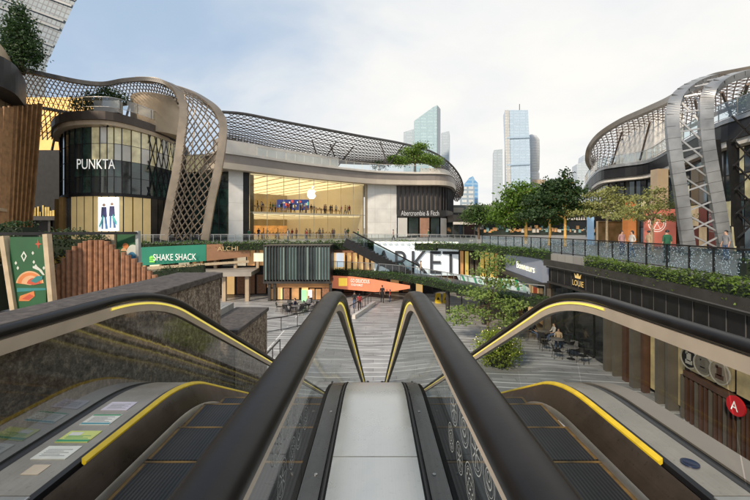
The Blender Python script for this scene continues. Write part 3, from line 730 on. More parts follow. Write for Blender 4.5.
def pathrail(name, label, pts, h, m_post, m_rail, m_glass, step=1.5, parts=True, thick=.05, cat='railing'):
    pts = [Vector(p) for p in pts]; t = thing(name, label, cat, pts[len(pts) // 2])
    MB().sweep([p + ZAX * h for p in pts], [(-.04, -.03), (.04, -.03), (.04, .03), (-.04, .03)]).build('top_rail', m_rail, t)
    MB().sweep([p + ZAX * .09 for p in pts], [(-.025, -.02), (.025, -.02), (.025, .02), (-.025, .02)]).build('bottom_rail', m_rail, t)
    if m_glass:
        MB().strip([(p.x, p.y) for p in pts], [p.z + .13 for p in pts], [p.z + h - .05 for p in pts]).build('glass_infill', m_glass, t)
    L_ = sum((b - a).length for a, b in zip(pts, pts[1:])); n = min(100, max(2, int(L_ / step) + 1)); R_ = resample(pts, n); first = None
    for p in R_:
        if first is None:
            first = MB().box(-thick / 2, thick / 2, -thick / 2, thick / 2, 0, h).build('post', m_post, t); o = first
        else: o = first.copy(); col.objects.link(o)
        o.location = p - Vector(t.location)
    return t

# ------------------------------------------------------------------ far left: slatted block and glass tower behind
t = thing('corner_building', 'brown slatted curved building at the left edge under a dark parapet', 'building', (gx(10, 40), 44, PZ))
pts = [(gx(-60, 34), 34), (gx(-15, 37), 37), (gx(10, 40), 40), (gx(22, 44), 44), (gx(20, 52), 52)]
MB().wall(smoothpath([(x, y, 0) for x, y in pts], 4), PZ, 15, 1, 0).build('wall', gridmat('brown_stone_wall', (.27, .2, .13), (.05, .04, .03), 1.4, 1.9, .05, .35, 'YZ', spec=.7), t)
m = MB(); r = random.Random(2)
for i, px in enumerate([-9, -4, 1, 5, 9, 13, 17, 21, 25, 29]):
    Yc = 36 + i * .8; lean_ = 3
    m.bar((gx(px, Yc), Yc, .6), (gx(px + lean_ + i * .9, Yc), Yc, gz(108 - i * .5, Yc)), .17, .5)
m.build('timber_fins', mat('timber_fin', (.3, .16, .07), .5, 0, .3, 2), t)
P = smoothpath([(gx(-60, 32), 32, 0), (gx(-15, 35), 35, 0), (gx(0, 38), 38, 0), (gx(7, 42), 42, 0), (gx(2, 48), 48, 0)], 5)
MB().wall(P, gz(98, 38), gz(70, 38), -1.6).build('parapet_band', M_dark, t)
MB().wall(P, gz(70, 38) + .02, gz(52, 38), -.5).build('parapet_cap', M_tan, t)
m = MB().wall([(p.x + .9, p.y - .4) for p in P], 3.1, 3.4, .2); m.build('ledge', M_tan, t)
tree('roof_tree', 'dense dark conical tree on the roof at the top left corner', (gx(13, 40), 41, gz(70, 40)), 2.5, .3,
     [(.1, 0, 1.9, 1.5, 1.4, 1.5, 800), (0, 0, 3.7, 1.6, 1.4, 1.5, 800), (-.2, 0, 5.3, 1.2, 1.2, 1.3, 600), (1, 0, 2.6, 1, 1, 1.5, 400), (-1.6, 0, 2.6, 1.3, 1.2, 2, 500), (-.2, 0, 6.8, .6, .6, .9, 220)], .3, M_leafdark, None, 21)
# glass tower leaning in the corner
t = thing('glass_tower', 'tall pale blue gridded office tower cut off by the top left corner', 'tower', at(20, 228, 170))
fa = [at(-90, 20, 170), at(46, 66, 170), at(84, -25, 170), at(110, -90, 170), at(-90, -90, 170)]
off = Vector((-75, 60, 0)); n = 5
q = [at(-90, 215, 170), at(44, 215, 170), at(46, 66, 170), at(76, 0, 170), at(118, -90, 170), at(-90, -90, 170)]; n = len(q)
MB().add(q + [p + off for p in q], [tuple(range(n))] + [(i, i + n, (i + 1) % n + n, (i + 1) % n) for i in range(n)]).build('wall', gridmat('tower_grid', (.19, .25, .3), (.08, .1, .13), 2.2, 2.3, .26, .4, 'XZ', spec=.25, rot=math.radians(-22)), t)
m = MB()
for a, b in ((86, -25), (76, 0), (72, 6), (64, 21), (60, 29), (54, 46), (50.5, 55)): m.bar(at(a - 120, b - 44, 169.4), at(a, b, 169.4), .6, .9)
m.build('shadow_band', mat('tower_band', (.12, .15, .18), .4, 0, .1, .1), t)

# ------------------------------------------------------------------ round glazed pavilion with golden lettering
t = thing('glazed_pavilion', 'round two storey pavilion with dark glass, upper panes showing bright reflections and a dark canopy rim', 'building', (gx(120, 45), 49, PZ))
front = smoothpath([(gx(60, 52), 52, 0), (gx(62, 47), 47, 0), (gx(75, 44.3), 44.3, 0), (gx(100, 43.6), 43.6, 0), (gx(122, 44.2), 44.2, 0), (gx(150, 47.5), 47.5, 0), (gx(168, 51), 51, 0), (gx(181, 54.5), 54.5, 0)], 3)
fp = [(p.x, p.y) for p in front]
zt, zm = gz(130, 45), gz(194, 45)
r = random.Random(8)
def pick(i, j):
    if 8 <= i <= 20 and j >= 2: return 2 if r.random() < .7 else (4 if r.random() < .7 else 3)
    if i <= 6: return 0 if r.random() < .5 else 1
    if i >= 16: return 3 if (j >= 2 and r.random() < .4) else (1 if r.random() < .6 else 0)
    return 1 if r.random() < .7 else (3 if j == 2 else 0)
m = MB(); panes(m, fp[::1], zm, zt, 4, .06, pick); m.build('glass_wall', [M_facglass, M_greenglass, M_creamglass, mat('olive_painted_reflection', (.16, .15, .09), .12, 0, .4, .6, 0, .06, (1, .85, .5), .9), mat('pale_grey_pane', (.42, .42, .38), .12, 0, .15, .5, 0, .08, (1, .9, .75), .9)], t)  # cream, olive and grey panes carry painted reflections of bright surroundings
m = MB(); mullions(m, fp, zm, zt, 4, .05, .1); m.build('glazing_bars', M_black, t)
m = MB(); r = random.Random(9)       # X lattice screen over the right half
rp = resample([Vector((x, y - .35, 0)) for x, y in fp[15:]], 40)
for k in range(-12, 40, 6):
    for s in (1, -1):
        a, b = k, k + 14
        for q in range(14):
            i0 = k + q
            if 0 <= i0 < 39:
                z0 = zm + (zt - zm) * ((q / 14) if s > 0 else 1 - q / 14); z1 = zm + (zt - zm) * (((q + 1) / 14) if s > 0 else 1 - (q + 1) / 14)
                m.bar((rp[i0].x, rp[i0].y, z0), (rp[i0 + 1].x, rp[i0 + 1].y, z1), .09, .09)
m.build('cross_lattice', M_black, t)
lp = [(x, y + .25) for x, y in fp]
m = MB(); panes(m, lp, PZ, zm - .3, 1, .12, lambda i, j: (0 if i < 5 or i > 14 else 1)); m.build('shop_front', [mat('dark_shop', (.035, .028, .022), .3, 0, .4, .6), mat('lit_tan_panel', (.55, .4, .18), .5, 0, .15, .7, 0, .22, (1, .75, .35))], t)
MB().wall([(p.x, p.y - .1) for p in front], zm - .35, zm, .5).build('floor_band', M_dark, t)
for i in (0, 2, 4): 
    x, y = fp[i]; MB().box(x - .25, x + .25, y - .6, y - .1, PZ, zm - .36).build('column', mat('gold_column', (.4, .25, .1), .4, .3, .2, 1), t)
rim = [(p.x + (0), p.y - 1.1) for p in front]
MB().wall(rim, zt, zt + .49, 6).build('canopy_rim', M_tan, t)
MB().wall([(x, y - .35) for x, y in rim], zt + .5, gz(118, 45), 7).build('canopy_fascia', mat('bronze_fascia', (.07, .052, .042), .4, .3, .2, .6), t)
MB().prism([(x, y + .8) for x, y in rim] + [(gx(181, 64), 64), (gx(60, 64), 64)], zt + .4, zt + .7).build('roof', M_dark, t)
MB().prism([(x, y + 2.2) for x, y in fp] + [(gx(181, 64), 64), (gx(60, 64), 64)], PZ, zt + .3).build('core_wall', M_dark, t)
xx = lambda px: gx(px, 43.2)
text('sign_letters', 'PUNKTA', (xx(96), 43.2, gz(164, 43.2)), xx(115) - xx(77), 1.15, 0, M_letters, t)
d = thing('display_screen', 'bright lit display screen with two dark figures on the pavilion front', 'screen', at(108, 230, 43))
MB().box(gx(98, 43), gx(118, 43), 43, 43.2, gz(231, 43), gz(197, 43)).build('screen_panel', mat('screen_light', (.8, .85, .86), .4, 0, .12, .8, 0, .75, (.85, .95, 1)), d)
g = MB(); Y = 43.0; yy = 42.99
for cx, hh in ((104, 205), (112, 204)):
    disc(g, cx, hh, 1.5, 0, 360, 0, yy, 10); pq(g, [(cx - 3, hh + 12), (cx - 2.5, hh + 2), (cx + 2.5, hh + 2), (cx + 3, hh + 12)], 1, yy)
    pq(g, [(cx - 2.5, hh + 24), (cx - 2.5, hh + 12), (cx - .3, hh + 12), (cx - .8, hh + 24)], 2, yy); pq(g, [(cx + .3, hh + 12), (cx + 2.5, hh + 12), (cx + 4, hh + 24), (cx + 1.5, hh + 24)], 2, yy)
pq(g, [(99, 226), (103, 215), (104, 217), (100, 228)], 3, yy - .003); pq(g, [(113, 214), (117, 222), (117, 226), (112, 218)], 3, yy - .003)
g.build('pictured_figures', [mat('figure_skin', (.35, .22, .16), .6), mat('figure_navy', (.04, .05, .16), .6, 0, .3, 2), mat('figure_blue', (.08, .2, .45), .6, 0, .3, 2), mat('figure_teal', (.1, .5, .5), .6, 0, .3, 2)], d)
# tan drum, planters and shrubs on the pavilion roof
tag(MB().lathe([(3.1, zt + .7), (3.1, gz(98, 50)), (2.9, gz(97, 50))], gx(153, 50), 51, 28).build('roof_drum', M_tan, None, True), 'tan drum standing on the pavilion roof', 'rooftop drum')
tag(MB().box(gx(97, 47), gx(122, 47), 46.4, 47.2, gz(114, 47), gz(102, 47)).build('roof_planter', M_offwhite, None, False, .03), 'pale planter box with shrubs on the pavilion roof', 'planter')
tree('roof_shrub', 'bushy green shrub in the pale planter on the pavilion roof', (gx(108, 47.3), 47.5, gz(112, 47)), .8, .1, [(-.4, 0, 2.2, 1.3, .8, 1, 420), (.9, 0, 1.8, 1, .8, .8, 260)], .28, M_leafmid, None, 31)
tree('roof_shrub', 'sparse dark shrub left of the pale roof planter', (gx(84, 47.3), 47.5, gz(116, 47)), .8, .1, [(-.4, 0, 1.7, 1.2, .8, 1, 260), (.7, 0, 2.2, .8, .8, .8, 180)], .28, M_leafdark, None, 32)
pathrail('roof_railing', 'glass railing along the pavilion roof edge beside the drum', [(x, y + .3, gz(113, 45)) for x, y in rim[6:]], 1.2, M_darkgrey, M_steel, M_railglass, 2)

# dark gap with lit wall between corner building and pavilion
t = thing('link_building', 'dark recessed block with golden lit upper wall between slatted building and pavilion', 'building', (gx(45, 58), 60, PZ))
MB().box(gx(8, 58), gx(66, 58), 58, 70, PZ, gz(150, 58)).build('wall', M_dark, t)
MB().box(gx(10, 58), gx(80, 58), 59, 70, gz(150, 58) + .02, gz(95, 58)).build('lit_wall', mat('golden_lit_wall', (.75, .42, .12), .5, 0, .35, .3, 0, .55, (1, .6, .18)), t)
MB().box(gx(8, 57), gx(64, 57), 55.6, 57.9, 2.6, 3.2).build('balcony_slab', M_darkgrey, t)
m = MB(); r = random.Random(3)
for i in range(22): x = gx(10 + i * 2.5, 57.9); z = r.uniform(3.4, 5.2); m.box(x, x + r.uniform(.1, .3), 57.85, 57.95, 3.3, z)
m.build('lit_shelves', mat('ochre_glow', (.5, .35, .1), .5, 0, .5, 1, 0, .25, (1, .7, .2)), t)
m = MB()
for px in (13, 30, 48, 60): m.box(gx(px, 56), gx(px, 56) + .35, 56, 56.4, PZ, 2.6)
m.each('column', M_darkgrey, t)

# ------------------------------------------------------------------ lattice roof over the pavilion with its twisted foot
t = thing('lattice_canopy', 'bronze lattice roof sweeping over the round pavilion into a twisted lattice foot', 'canopy', (gx(185, 44), 44, PZ))
A = smoothpath([at(-5, 66, 40), at(18, 69, 41), at(50, 76, 42), at(80, 82, 43), at(103, 84, 43.5), at(125, 80.5, 43.5), at(148, 79.5, 43.5), at(166, 84, 43.5), at(180, 93, 43.5)], 8)
B = smoothpath([at(-8, 98, 54), at(18, 104, 55), at(48, 109, 56), at(75, 113, 57), at(103, 109, 57), at(125, 104, 57), at(148, 104, 56), at(166, 109, 54), at(182, 116, 52)], 8)
lattice(t, A, B, 50, 8, .055, (0, 0, 1.2), .1, lm=M_canopy, ew=.5, eh=.45, em=M_darkgrey)
# golden field under it
A2 = smoothpath([at(30, 104, 52), at(60, 110, 52), at(80, 113, 52)], 6); B2 = smoothpath([at(22, 135, 53), at(45, 140, 53), at(63, 136, 53)], 6)
lattice(t, A2, B2, 9, 3, .07, (0, 0, 0), .35, edge=0, name='lattice_screen')
# foot: two bands twisting down
Ab = smoothpath([at(138, 79.5, 44), at(160, 81, 43.8), at(173, 87, 43.5), at(181, 97, 43.2), at(184, 112, 43), at(181, 140, 42.9), at(177, 170, 42.8), at(171, 200, 42.8), at(164, 240, 42.8)], 8)
Bb = smoothpath([at(166, 86, 46), at(186, 90, 45.5), at(203, 99, 45), at(216, 110, 44.5), at(223, 124, 44), at(222, 145, 43.6), at(217, 175, 43.4), at(211, 203, 43.4), at(205, 240, 43.4)], 8)
pr = [(-.44, -.2), (.44, -.2), (.44, .2), (-.44, .2)]
S = lattice(t, Ab, Bb, 22, 2, .075, (0, -.5, 0), .3, edge=0, lm=mat('pale_bronze', (.19, .155, .12), .4, .5, .15, 1), name='foot_lattice')
for nm, E in (('foot_band', Ab), ('foot_band', Bb)):
    n = len(E); MB().sweep(E, pr, sides=[(Bb[i] - Ab[i]) for i in range(n)]).build(nm, M_canopyband, t)
m = MB()
for (a, b) in (((60, 112, 55), (52, 150, 57)), ((130, 104, 56), (126, 118, 54)), ((166, 106, 54), (160, 118, 54))): m.tube([at(*a), at(*b)], .16, 6)
m.each('roof_brace', M_darkgrey, t)
# dark green glazing behind the foot
t = thing('glazed_wall', 'dark green glass wall behind the twisted lattice foot', 'glass wall', (gx(200, 52), 53, PZ))
pp = plan([(176, 56.5), (185, 56), (195, 55.5), (207, 55), (219, 54.6), (230, 54.2)])
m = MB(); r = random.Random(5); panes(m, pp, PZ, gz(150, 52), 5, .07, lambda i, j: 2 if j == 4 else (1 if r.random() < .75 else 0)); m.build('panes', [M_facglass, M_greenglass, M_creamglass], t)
m = MB(); mullions(m, pp, PZ, gz(150, 52), 5, .09, .1); m.build('glazing_bars', M_dark, t)
MB().wall([(x, y + .3) for x, y in pp], PZ, gz(150, 52), 2).build('back_wall', M_dark, t)
# ------------------------------------------------------------------ big store building
FA = [(gx(210, 52), 52), (gx(228, 53.5), 53.5), (gx(247, 55), 55), (gx(367, 70), 70), (gx(397, 72), 72), (gx(450, 73), 73)]
ZT = 9.7
bt = thing('store_building', 'large curved store building with white piers, grey fascia and two storey lit opening', 'building', (gx(300, 65), 70, PZ))
def pier(x0, x1, Ya, Yb, z1, name='wall', m=M_white):
    a, b = Vector((gx(x0, Ya), Ya, 0)), Vector((gx(x1, Yb), Yb, 0)); d = Vector((0, 2.0, 0))
    mb = MB(); mb.prism([(a.x, a.y), (b.x, b.y), (b.x, b.y + 2), (a.x, a.y + 2)], PZ, z1)
    return mb.build(name, m, bt)
M_whitejoint = gridmat('white_cladding', (.8, .79, .76), (.5, .49, .47), 3.0, 2.55, .02, .4, 'XZ', var=.02)
pier(228.5, 243, 53.6, 54.7, ZT + .3, m=M_whitejoint)
pier(243.1, 249.5, 54.75, 55.2, ZT + .3, m=M_dark)
pier(367.5, 396.5, 70.1, 72, ZT - .0, m=M_whitejoint)
pier(365, 367.4, 69.7, 70.1, ZT, m=M_tan)
# fascia and roof terrace
fl = smoothpath([(gx(216, 50.5), 50.5, 0), (gx(247, 53.5), 53.5, 0), (gx(300, 60), 60, 0), (gx(367, 68.2), 68.2, 0), (gx(410, 70.6), 70.6, 0), (gx(440, 71), 71, 0), (gx(452, 74), 74, 0), (gx(456, 82), 82, 0)], 5)
MB().wall(fl, ZT - .1, ZT + .75, 9).build('soffit_band', mat('beige_band', (.52, .46, .38), .5, .1, .08, .5), bt)
MB().wall([(p.x, p.y + .5) for p in fl], ZT + .76, ZT + 2.0, 9).build('fascia_band', mat('grey_brown_fascia', (.25, .22, .2), .45, .3, .12, .5), bt)
MB().wall([(p.x, p.y + .1) for p in fl], ZT + 2.01, ZT + 2.3, 9).build('fascia_cap', M_offwhite, bt)
MB().wall([(p.x - 1, p.y + 3) for p in fl[:14]], ZT + 2.3, ZT + 4.6, 2).build('parapet', M_offwhite, bt)
MB().wall([(p.x - .2, p.y + 3.2) for p in fl[22:33]], ZT + 2.3, ZT + 3.6, 2).build('parapet', M_offwhite, bt)
MB().prism([(p.x, p.y + 1.5) for p in fl] + [(gx(456, 110), 110), (gx(200, 110), 110)], ZT + .8, ZT + 1.2).build('roof', M_offwhite, bt)
# interior of the lit opening
cx = lambda px, Y: gx(px, Y)
L0, R0 = Vector((gx(249.6, 55.2), 55.2, 0)), Vector((gx(365, 69.7), 69.7, 0)); nrm = Vector((-(R0 - L0).y, (R0 - L0).x, 0)).normalized(); DEP = 30
def quadpoly(o0, d0): return [(L0.x + nrm.x * o0, L0.y + nrm.y * o0), (R0.x + nrm.x * o0, R0.y + nrm.y * o0), (R0.x + nrm.x * d0, R0.y + nrm.y * d0), (L0.x + nrm.x * d0, L0.y + nrm.y * d0)]
M_ceil = mat('luminous_ceiling', (.8, .68, .42), .5, 0, .06, .15, 0, .85, (1, .84, .48))
M_beam = mat('ceiling_beam', (.4, .3, .15), .5, 0, .1, 1, 0, .12, (1, .75, .4))
M_cream = mat('cream_wall', (.62, .55, .42), .6, 0, .06, .3, 0, .06, (1, .85, .6))
MB().prism(quadpoly(.3, DEP), ZT - .25, ZT - .11).build('ceiling', M_ceil, bt)
MB().prism(quadpoly(.3, DEP), PZ + .02, PZ + .06).build('floor', mat('store_floor', (.5, .42, .32), .3, 0, .1, 1), bt)
ZM = 3.6
MB().prism(quadpoly(1.2, DEP), ZM, ZM + .35).build('mezzanine_slab', mat('slab_white', (.8, .72, .55), .5, 0, .05, 1, 0, .3, (1, .8, .5)), bt)
MB().prism(quadpoly(1.5, DEP - .2), ZM - .08, ZM - .004).build('lower_ceiling', M_ceil, bt)
MB().prism(quadpoly(DEP, DEP + .4), PZ, ZT).build('back_wall', mat('deep_back_wall', (.33, .26, .16), .6, 0, .3, .3), bt)
MB().prism(quadpoly(DEP - .12, DEP - .02), PZ + .07, 2.0).build('lower_back_wall', mat('amber_shelf_wall', (.6, .3, .1), .5, 0, .5, 1.2, 0, .3, (1, .5, .15)), bt)
for e in (L0, R0):
    q0 = e + nrm * .5; q1 = e + nrm * DEP; MB().bar((q0.x, q0.y, (PZ + ZT) / 2), (q1.x, q1.y, (PZ + ZT) / 2), .25, ZT - PZ - .3).build('side_wall', M_cream, bt)
m = MB(); m2 = MB()
for i in range(9):
    u = i / 8; a = L0.lerp(R0, u) + nrm * .4; b = L0.lerp(R0, u) + nrm * (DEP - .1)
    m.bar((a.x, a.y, ZT - .33), (b.x, b.y, ZT - .33), .16, .1); m2.bar((a.x + nrm.x, a.y + nrm.y, ZM - .13), (b.x, b.y, ZM - .13), .12, .08)
for k in (.3,): 
    a, b = L0 + nrm * k, R0 + nrm * k; m.bar((a.x, a.y, ZT - .33), (b.x, b.y, ZT - .33), .12, .09)
m.build('ceiling_beams', M_beam, bt); m2.build('ceiling_beams', M_beam, bt)
m = MB()
for i in range(9):
    p = L0.lerp(R0, i / 8); m.bar((p.x, p.y, PZ), (p.x, p.y, ZT - .1), .07, .07, side=(1, 0, 0))
a, b = L0, R0; m.bar((a.x, a.y, ZM + .2), (b.x, b.y, ZM + .2), .06, .08); m.bar((a.x, a.y, ZT - .14), (b.x, b.y, ZT - .14), .1, .12)
m.build('glazing_bars', mat('pale_mullion', (.55, .48, .36), .4, .4, .1, 2), bt)
MB().quad((L0.x, L0.y - .06, PZ), (R0.x, R0.y - .06, PZ), (R0.x, R0.y - .06, ZT - .1), (L0.x, L0.y - .06, ZT - .1)).build('store_glass', M_clear, bt)
p = L0.lerp(R0, .28) + nrm * .9; q = L0.lerp(R0, .93) + nrm * .9
# logo: a glowing bitten fruit outline with a leaf
lg = thing('store_logo', 'glowing white fruit logo hanging in the lit store opening', 'logo', at(311, 200, 60))
Y = 60.5; m = MB(); C_ = at(311.5, 194, Y); pts = []
for i in range(40):
    a = 2 * math.pi * i / 40 + math.pi / 2; rx = .98 + .0 * math.sin(a); rz = 1.05
    x_, z_ = rx * math.cos(a), rz * math.sin(a)
    if math.sin(a) > .9: z_ -= .25 * (math.sin(a) - .9) * 10
    if math.sin(a) < -.93: z_ += .12 * (-math.sin(a) - .93) * 10
    if math.hypot(x_ - 1.25, z_ - .12) < .55:
        d_ = Vector((x_ - 1.25, z_ - .12)).normalized() * .55; x_, z_ = 1.25 - abs(d_.x), .12 + d_.y
    pts.append((C_.x + x_ * .72, Y, C_.z + z_ * .8))
pts2 = [(x, Y + .15, z) for x, y, z in pts]; n = len(pts)
m.add(pts + pts2, [tuple(range(n)), tuple(range(2 * n - 1, n - 1, -1))] + [(i, n + i, n + (i + 1) % n, (i + 1) % n) for i in range(n)])
lf = [(C_.x + .03, Y, C_.z + .85), (C_.x + .08, Y, C_.z + 1.15), (C_.x + .36, Y, C_.z + 1.32), (C_.x + .32, Y, C_.z + 1.0)]
M_logo = mat('logo_glow', (1, .98, .92), .5, 0, .01, 1, 0, 1.5, (1, .97, .9))
m.build('fruit_body', M_logo, lg); MB().add(lf, [(0, 1, 2, 3)]).build('fruit_leaf', M_logo, lg)
# video wall and display tables
d = thing('video_wall', 'wide dark blue video wall with coloured tiles on the upper store floor', 'screen', at(293, 210, 78))
MB().box(gx(277, 78), gx(309, 78), 78, 78.2, gz(210, 78), gz(199.5, 78)).build('screen_panel', mat('screen_navy', (.015, .02, .07), .2, 0, .4, .4, 0, .25, (.1, .2, .8)), d)
m = MB(); r = random.Random(4)
for i in range(15):
    x = gx(279 + i * 2, 77.95); z = gz(208 - r.random() * 6, 77.95); m.box(x, x + r.uniform(.2, .5), 77.9, 77.97, z, z + r.uniform(.15, .7), r.randint(0, 2))
m.build('picture_tiles', [mat('tile_cyan', (.1, .5, .7), .5, 0, .1, 1, 0, .5), mat('tile_red', (.6, .1, .1), .5, 0, .1, 1, 0, .4), mat('tile_white', (.7, .8, .8), .5, 0, .1, 1, 0, .5)], d)
m = MB().box(-1.5, 1.5, -.5, .5, .8, .9).box(-1.4, -1.3, -.4, .4, 0, .8).box(1.3, 1.4, -.4, .4, 0, .8)
for i in range(5): m.box(-1.2 + i * .55, -1.05 + i * .55, -.1, .1, .9, 1.1)
pt = None
for i in range(11):
    u = (i % 6 + .6) / 6.2; lv = i // 6; p = L0.lerp(R0, u) + nrm * (3 + (i % 3) * 2.2)
    loc = (p.x, p.y, (ZM + .35) if lv == 0 else PZ + .06)
    if pt is None:
        pt = thing('display_table', 'long wooden display table on the upper floor of the lit store', 'table', loc, 'display tables in the lit store')
        o = m.build('table_body', mat('table_oak', (.4, .26, .13), .5, 0, .2, 3), pt); o.location = (0, 0, 0)
    else: dup(pt, loc, None, 'long wooden display table on the upper floor of the lit store' if lv == 0 else 'long wooden display table on the ground floor of the lit store')
# dark mullioned shop on the right end
FB = [(gx(397, 72.2), 72.2), (gx(408, 72.4), 72.4), (gx(419, 72.6), 72.6), (gx(430, 72.8), 72.8), (gx(440, 73), 73), (gx(447, 74.5), 74.5), (gx(451, 78), 78), (gx(453, 84), 84)]
fbs = resample([(x, y, 0) for x, y in FB], 25); fb2 = [(p.x, p.y) for p in fbs]
zs = gz(214, 72.5)
MB().wall([(x, y + .4) for x, y in fb2], zs, ZT, 3).build('upper_wall', mat('grey_brown_louvre', (.17, .15, .14), .45, .3, .2, .5), bt)
m = MB()
for x, y in fb2: m.box(x - .09, x + .09, y - .15, y + .35, zs + .8, ZT - .2)
m.build('vertical_fins', M_darkgrey, bt)
MB().wall([(x, y - .1) for x, y in fb2], zs - .6, zs + .8, .5).build('sign_band', M_darkgrey, bt)
m = MB(); panes(m, FB, PZ, zs - .6, 1, .3, lambda i, j: [2, 0, 1, 0, 2, 0, 0][i]); m.build('shop_window', [M_facglass, mat('door_brown_lit', (.2, .1, .06), .4, 0, .4, .8, 0, .15, (1, .6, .4)), mat('blind_white', (.55, .54, .52), .6, 0, .06, .4)], bt)
text('sign_letters', 'Abercrombie & Fitch', (gx(420, 72), 72, zs + .15), gx(438, 72) - gx(400, 72), .95, 0.01, mat('silver_letters', (.6, .6, .6), .4, .4, .05, 2, 0, .12, (1, 1, 1)), bt)
MB().prism([(p[0], p[1] + 1) for p in FB] + [(gx(397, 90), 90)], PZ, ZT - .3).build('core_wall', M_dark, bt)

# ------------------------------------------------------------------ long lattice roof over the store
t = thing('lattice_canopy', 'long grey lattice roof rising over the curved store and ending in an open loop', 'canopy', (gx(340, 74), 74, 14))
A = smoothpath([at(222, 112, 56), at(245, 114, 58), at(280, 121, 60), at(320, 128.5, 63), at(360, 136, 66), at(400, 143, 76), at(430, 151, 83), at(448, 162, 85), at(459, 175, 87), at(463, 187, 89), at(462, 196, 90)], 8)
B = smoothpath([at(222, 139, 64), at(245, 146, 66), at(280, 155, 70), at(310, 160, 73), at(345, 163, 77), at(380, 164, 84), at(405, 163, 90), at(425, 163, 94), at(440, 171, 95), at(449, 184, 96), at(453, 199, 96)], 8)
lattice(t, A, B, 64, 10, .06, (0, 0, -1.0), .26, ew=.35, eh=.3, em=M_darkgrey, nx=12, lw=.075)
m = MB()
for a, b, c in ((312, 148, 68), (330, 152, 70), (380, 150, 74)):
    m.tube([at(a + 8, 166, 72), at(a, b - 8, c)], .14, 6); m.tube([at(a + 8, 166, 72), at(a + 24, b - 6, c)], .12, 6)
m.each('roof_brace', M_darkgrey, t)
# lighter lattice web above the terrace
A2 = smoothpath([at(258, 152, 60), at(300, 163, 64), at(345, 170, 69), at(385, 173, 72)], 8); B2 = smoothpath([at(258, 150, 68), at(300, 158, 72), at(345, 162, 76), at(385, 165, 80)], 8)
pathrail('terrace_railing', 'white railing on the roof terrace of the curved store', [(p.x, p.y + .4, ZT + 2.31) for p in fl[6:24]], 1.3, M_offwhite, M_offwhite, M_railglass, 1.6)
tree('roof_tree', 'wide green tree on the roof terrace at the right end of the store', at(415, 173, 74), 2.2, .28, [(-2.8, 0, 2.4, 2.4, 1.6, .8, 800), (1.6, 0, 2.9, 2.6, 1.6, .9, 900), (-.8, .3, 4.2, 2.2, 1.6, .8, 700), (4.2, 0, 2.2, 1.4, 1.2, .7, 380), (1.2, 0, 5.2, 1.4, 1.2, .6, 360), (-4.4, 0, 2.9, 1.0, .9, .5, 200)], .34, M_leafbright, None, 41)
tree('roof_shrub', 'dark bare shrub on the store terrace left of the wide green tree', at(379, 174, 73), 1.0, .1, [(0, 0, 1.6, 1.5, 1, .9, 200)], .3, M_leafdark, None, 42)

# ------------------------------------------------------------------ promenade edge: planting and railing
ed = [p for p in EDGE]
i0 = min(range(len(ed)), key=lambda i: abs(ed[i].x + 31)); i1 = min(range(len(ed)), key=lambda i: (ed[i] - Vector((10.4, 38, 0))).length); i2 = min(range(len(ed)), key=lambda i: (ed[i] - Vector((12, 2, 0))).length)
M_post = mat('rail_post_grey', (.3, .31, .32), .4, .6, .1, 3)
pathrail('promenade_railing', 'long grey glass railing along the far promenade in front of the lit store', [(p.x, p.y + .5, PZ) for p in ed[i0:i1 + 1]], 1.1, M_post, M_steel, M_railglass, .8)
def sparkle():
    m, nt, b = _base('sparkle_glass'); N, L = nt.nodes, nt.links; out = N.get('Material Output')
    b.inputs['Base Color'].default_value = (.05, .09, .12, 1); b.inputs['Roughness'].default_value = .1; b.inputs['Specular IOR Level'].default_value = 1
    tc = N.new('ShaderNodeTexCoord'); vo = N.new('ShaderNodeTexVoronoi'); vo.inputs['Scale'].default_value = 15; L.new(tc.outputs['Object'], vo.inputs['Vector'])
    lt = N.new('ShaderNodeMath'); lt.operation = 'LESS_THAN'; lt.inputs[1].default_value = .33; L.new(vo.outputs['Distance'], lt.inputs[0])
    v2 = N.new('ShaderNodeTexVoronoi'); v2.inputs['Scale'].default_value = 15; L.new(tc.outputs['Object'], v2.inputs['Vector'])
    sx = N.new('ShaderNodeSeparateXYZ'); L.new(v2.outputs['Color'], sx.inputs[0])
    gt = N.new('ShaderNodeMath'); gt.operation = 'GREATER_THAN'; gt.inputs[1].default_value = .35; L.new(sx.outputs[0], gt.inputs[0])
    mu = N.new('ShaderNodeMath'); mu.operation = 'MULTIPLY'; L.new(lt.outputs[0], mu.inputs[0]); L.new(gt.outputs[0], mu.inputs[1])
    mx = N.new('ShaderNodeMixRGB'); mx.inputs[1].default_value = (.03, .06, .08, 1); mx.inputs[2].default_value = (.4, .5, .56, 1); L.new(mu.outputs[0], mx.inputs[0]); L.new(mx.outputs[0], b.inputs['Base Color'])
    em = N.new('ShaderNodeMath'); em.operation = 'MULTIPLY'; em.inputs[1].default_value = .1; L.new(mu.outputs[0], em.inputs[0]); L.new(em.outputs[0], b.inputs['Emission Strength']); b.inputs['Emission Color'].default_value = (.6, .8, 1, 1)
    tr = N.new('ShaderNodeBsdfTransparent'); tr.inputs[0].default_value = (.75, .85, .9, 1)
    ms = N.new('ShaderNodeMixShader'); ad = N.new('ShaderNodeMath'); ad.operation = 'ADD'; ad.inputs[1].default_value = .5; ad.use_clamp = True; L.new(mu.outputs[0], ad.inputs[0]); L.new(ad.outputs[0], ms.inputs[0])
    L.new(tr.outputs[0], ms.inputs[1]); L.new(b.outputs[0], ms.inputs[2]); L.new(ms.outputs[0], out.inputs[0]); return m
M_sparkle = sparkle()
pathrail('promenade_railing', 'dark railing with sparkling glass along the near right promenade', [(p.x + .45, p.y, PZ) for p in ed[i1:i2 + 4]], 1.1, M_dark, M_dark, M_sparkle, 1.3, thick=.06)
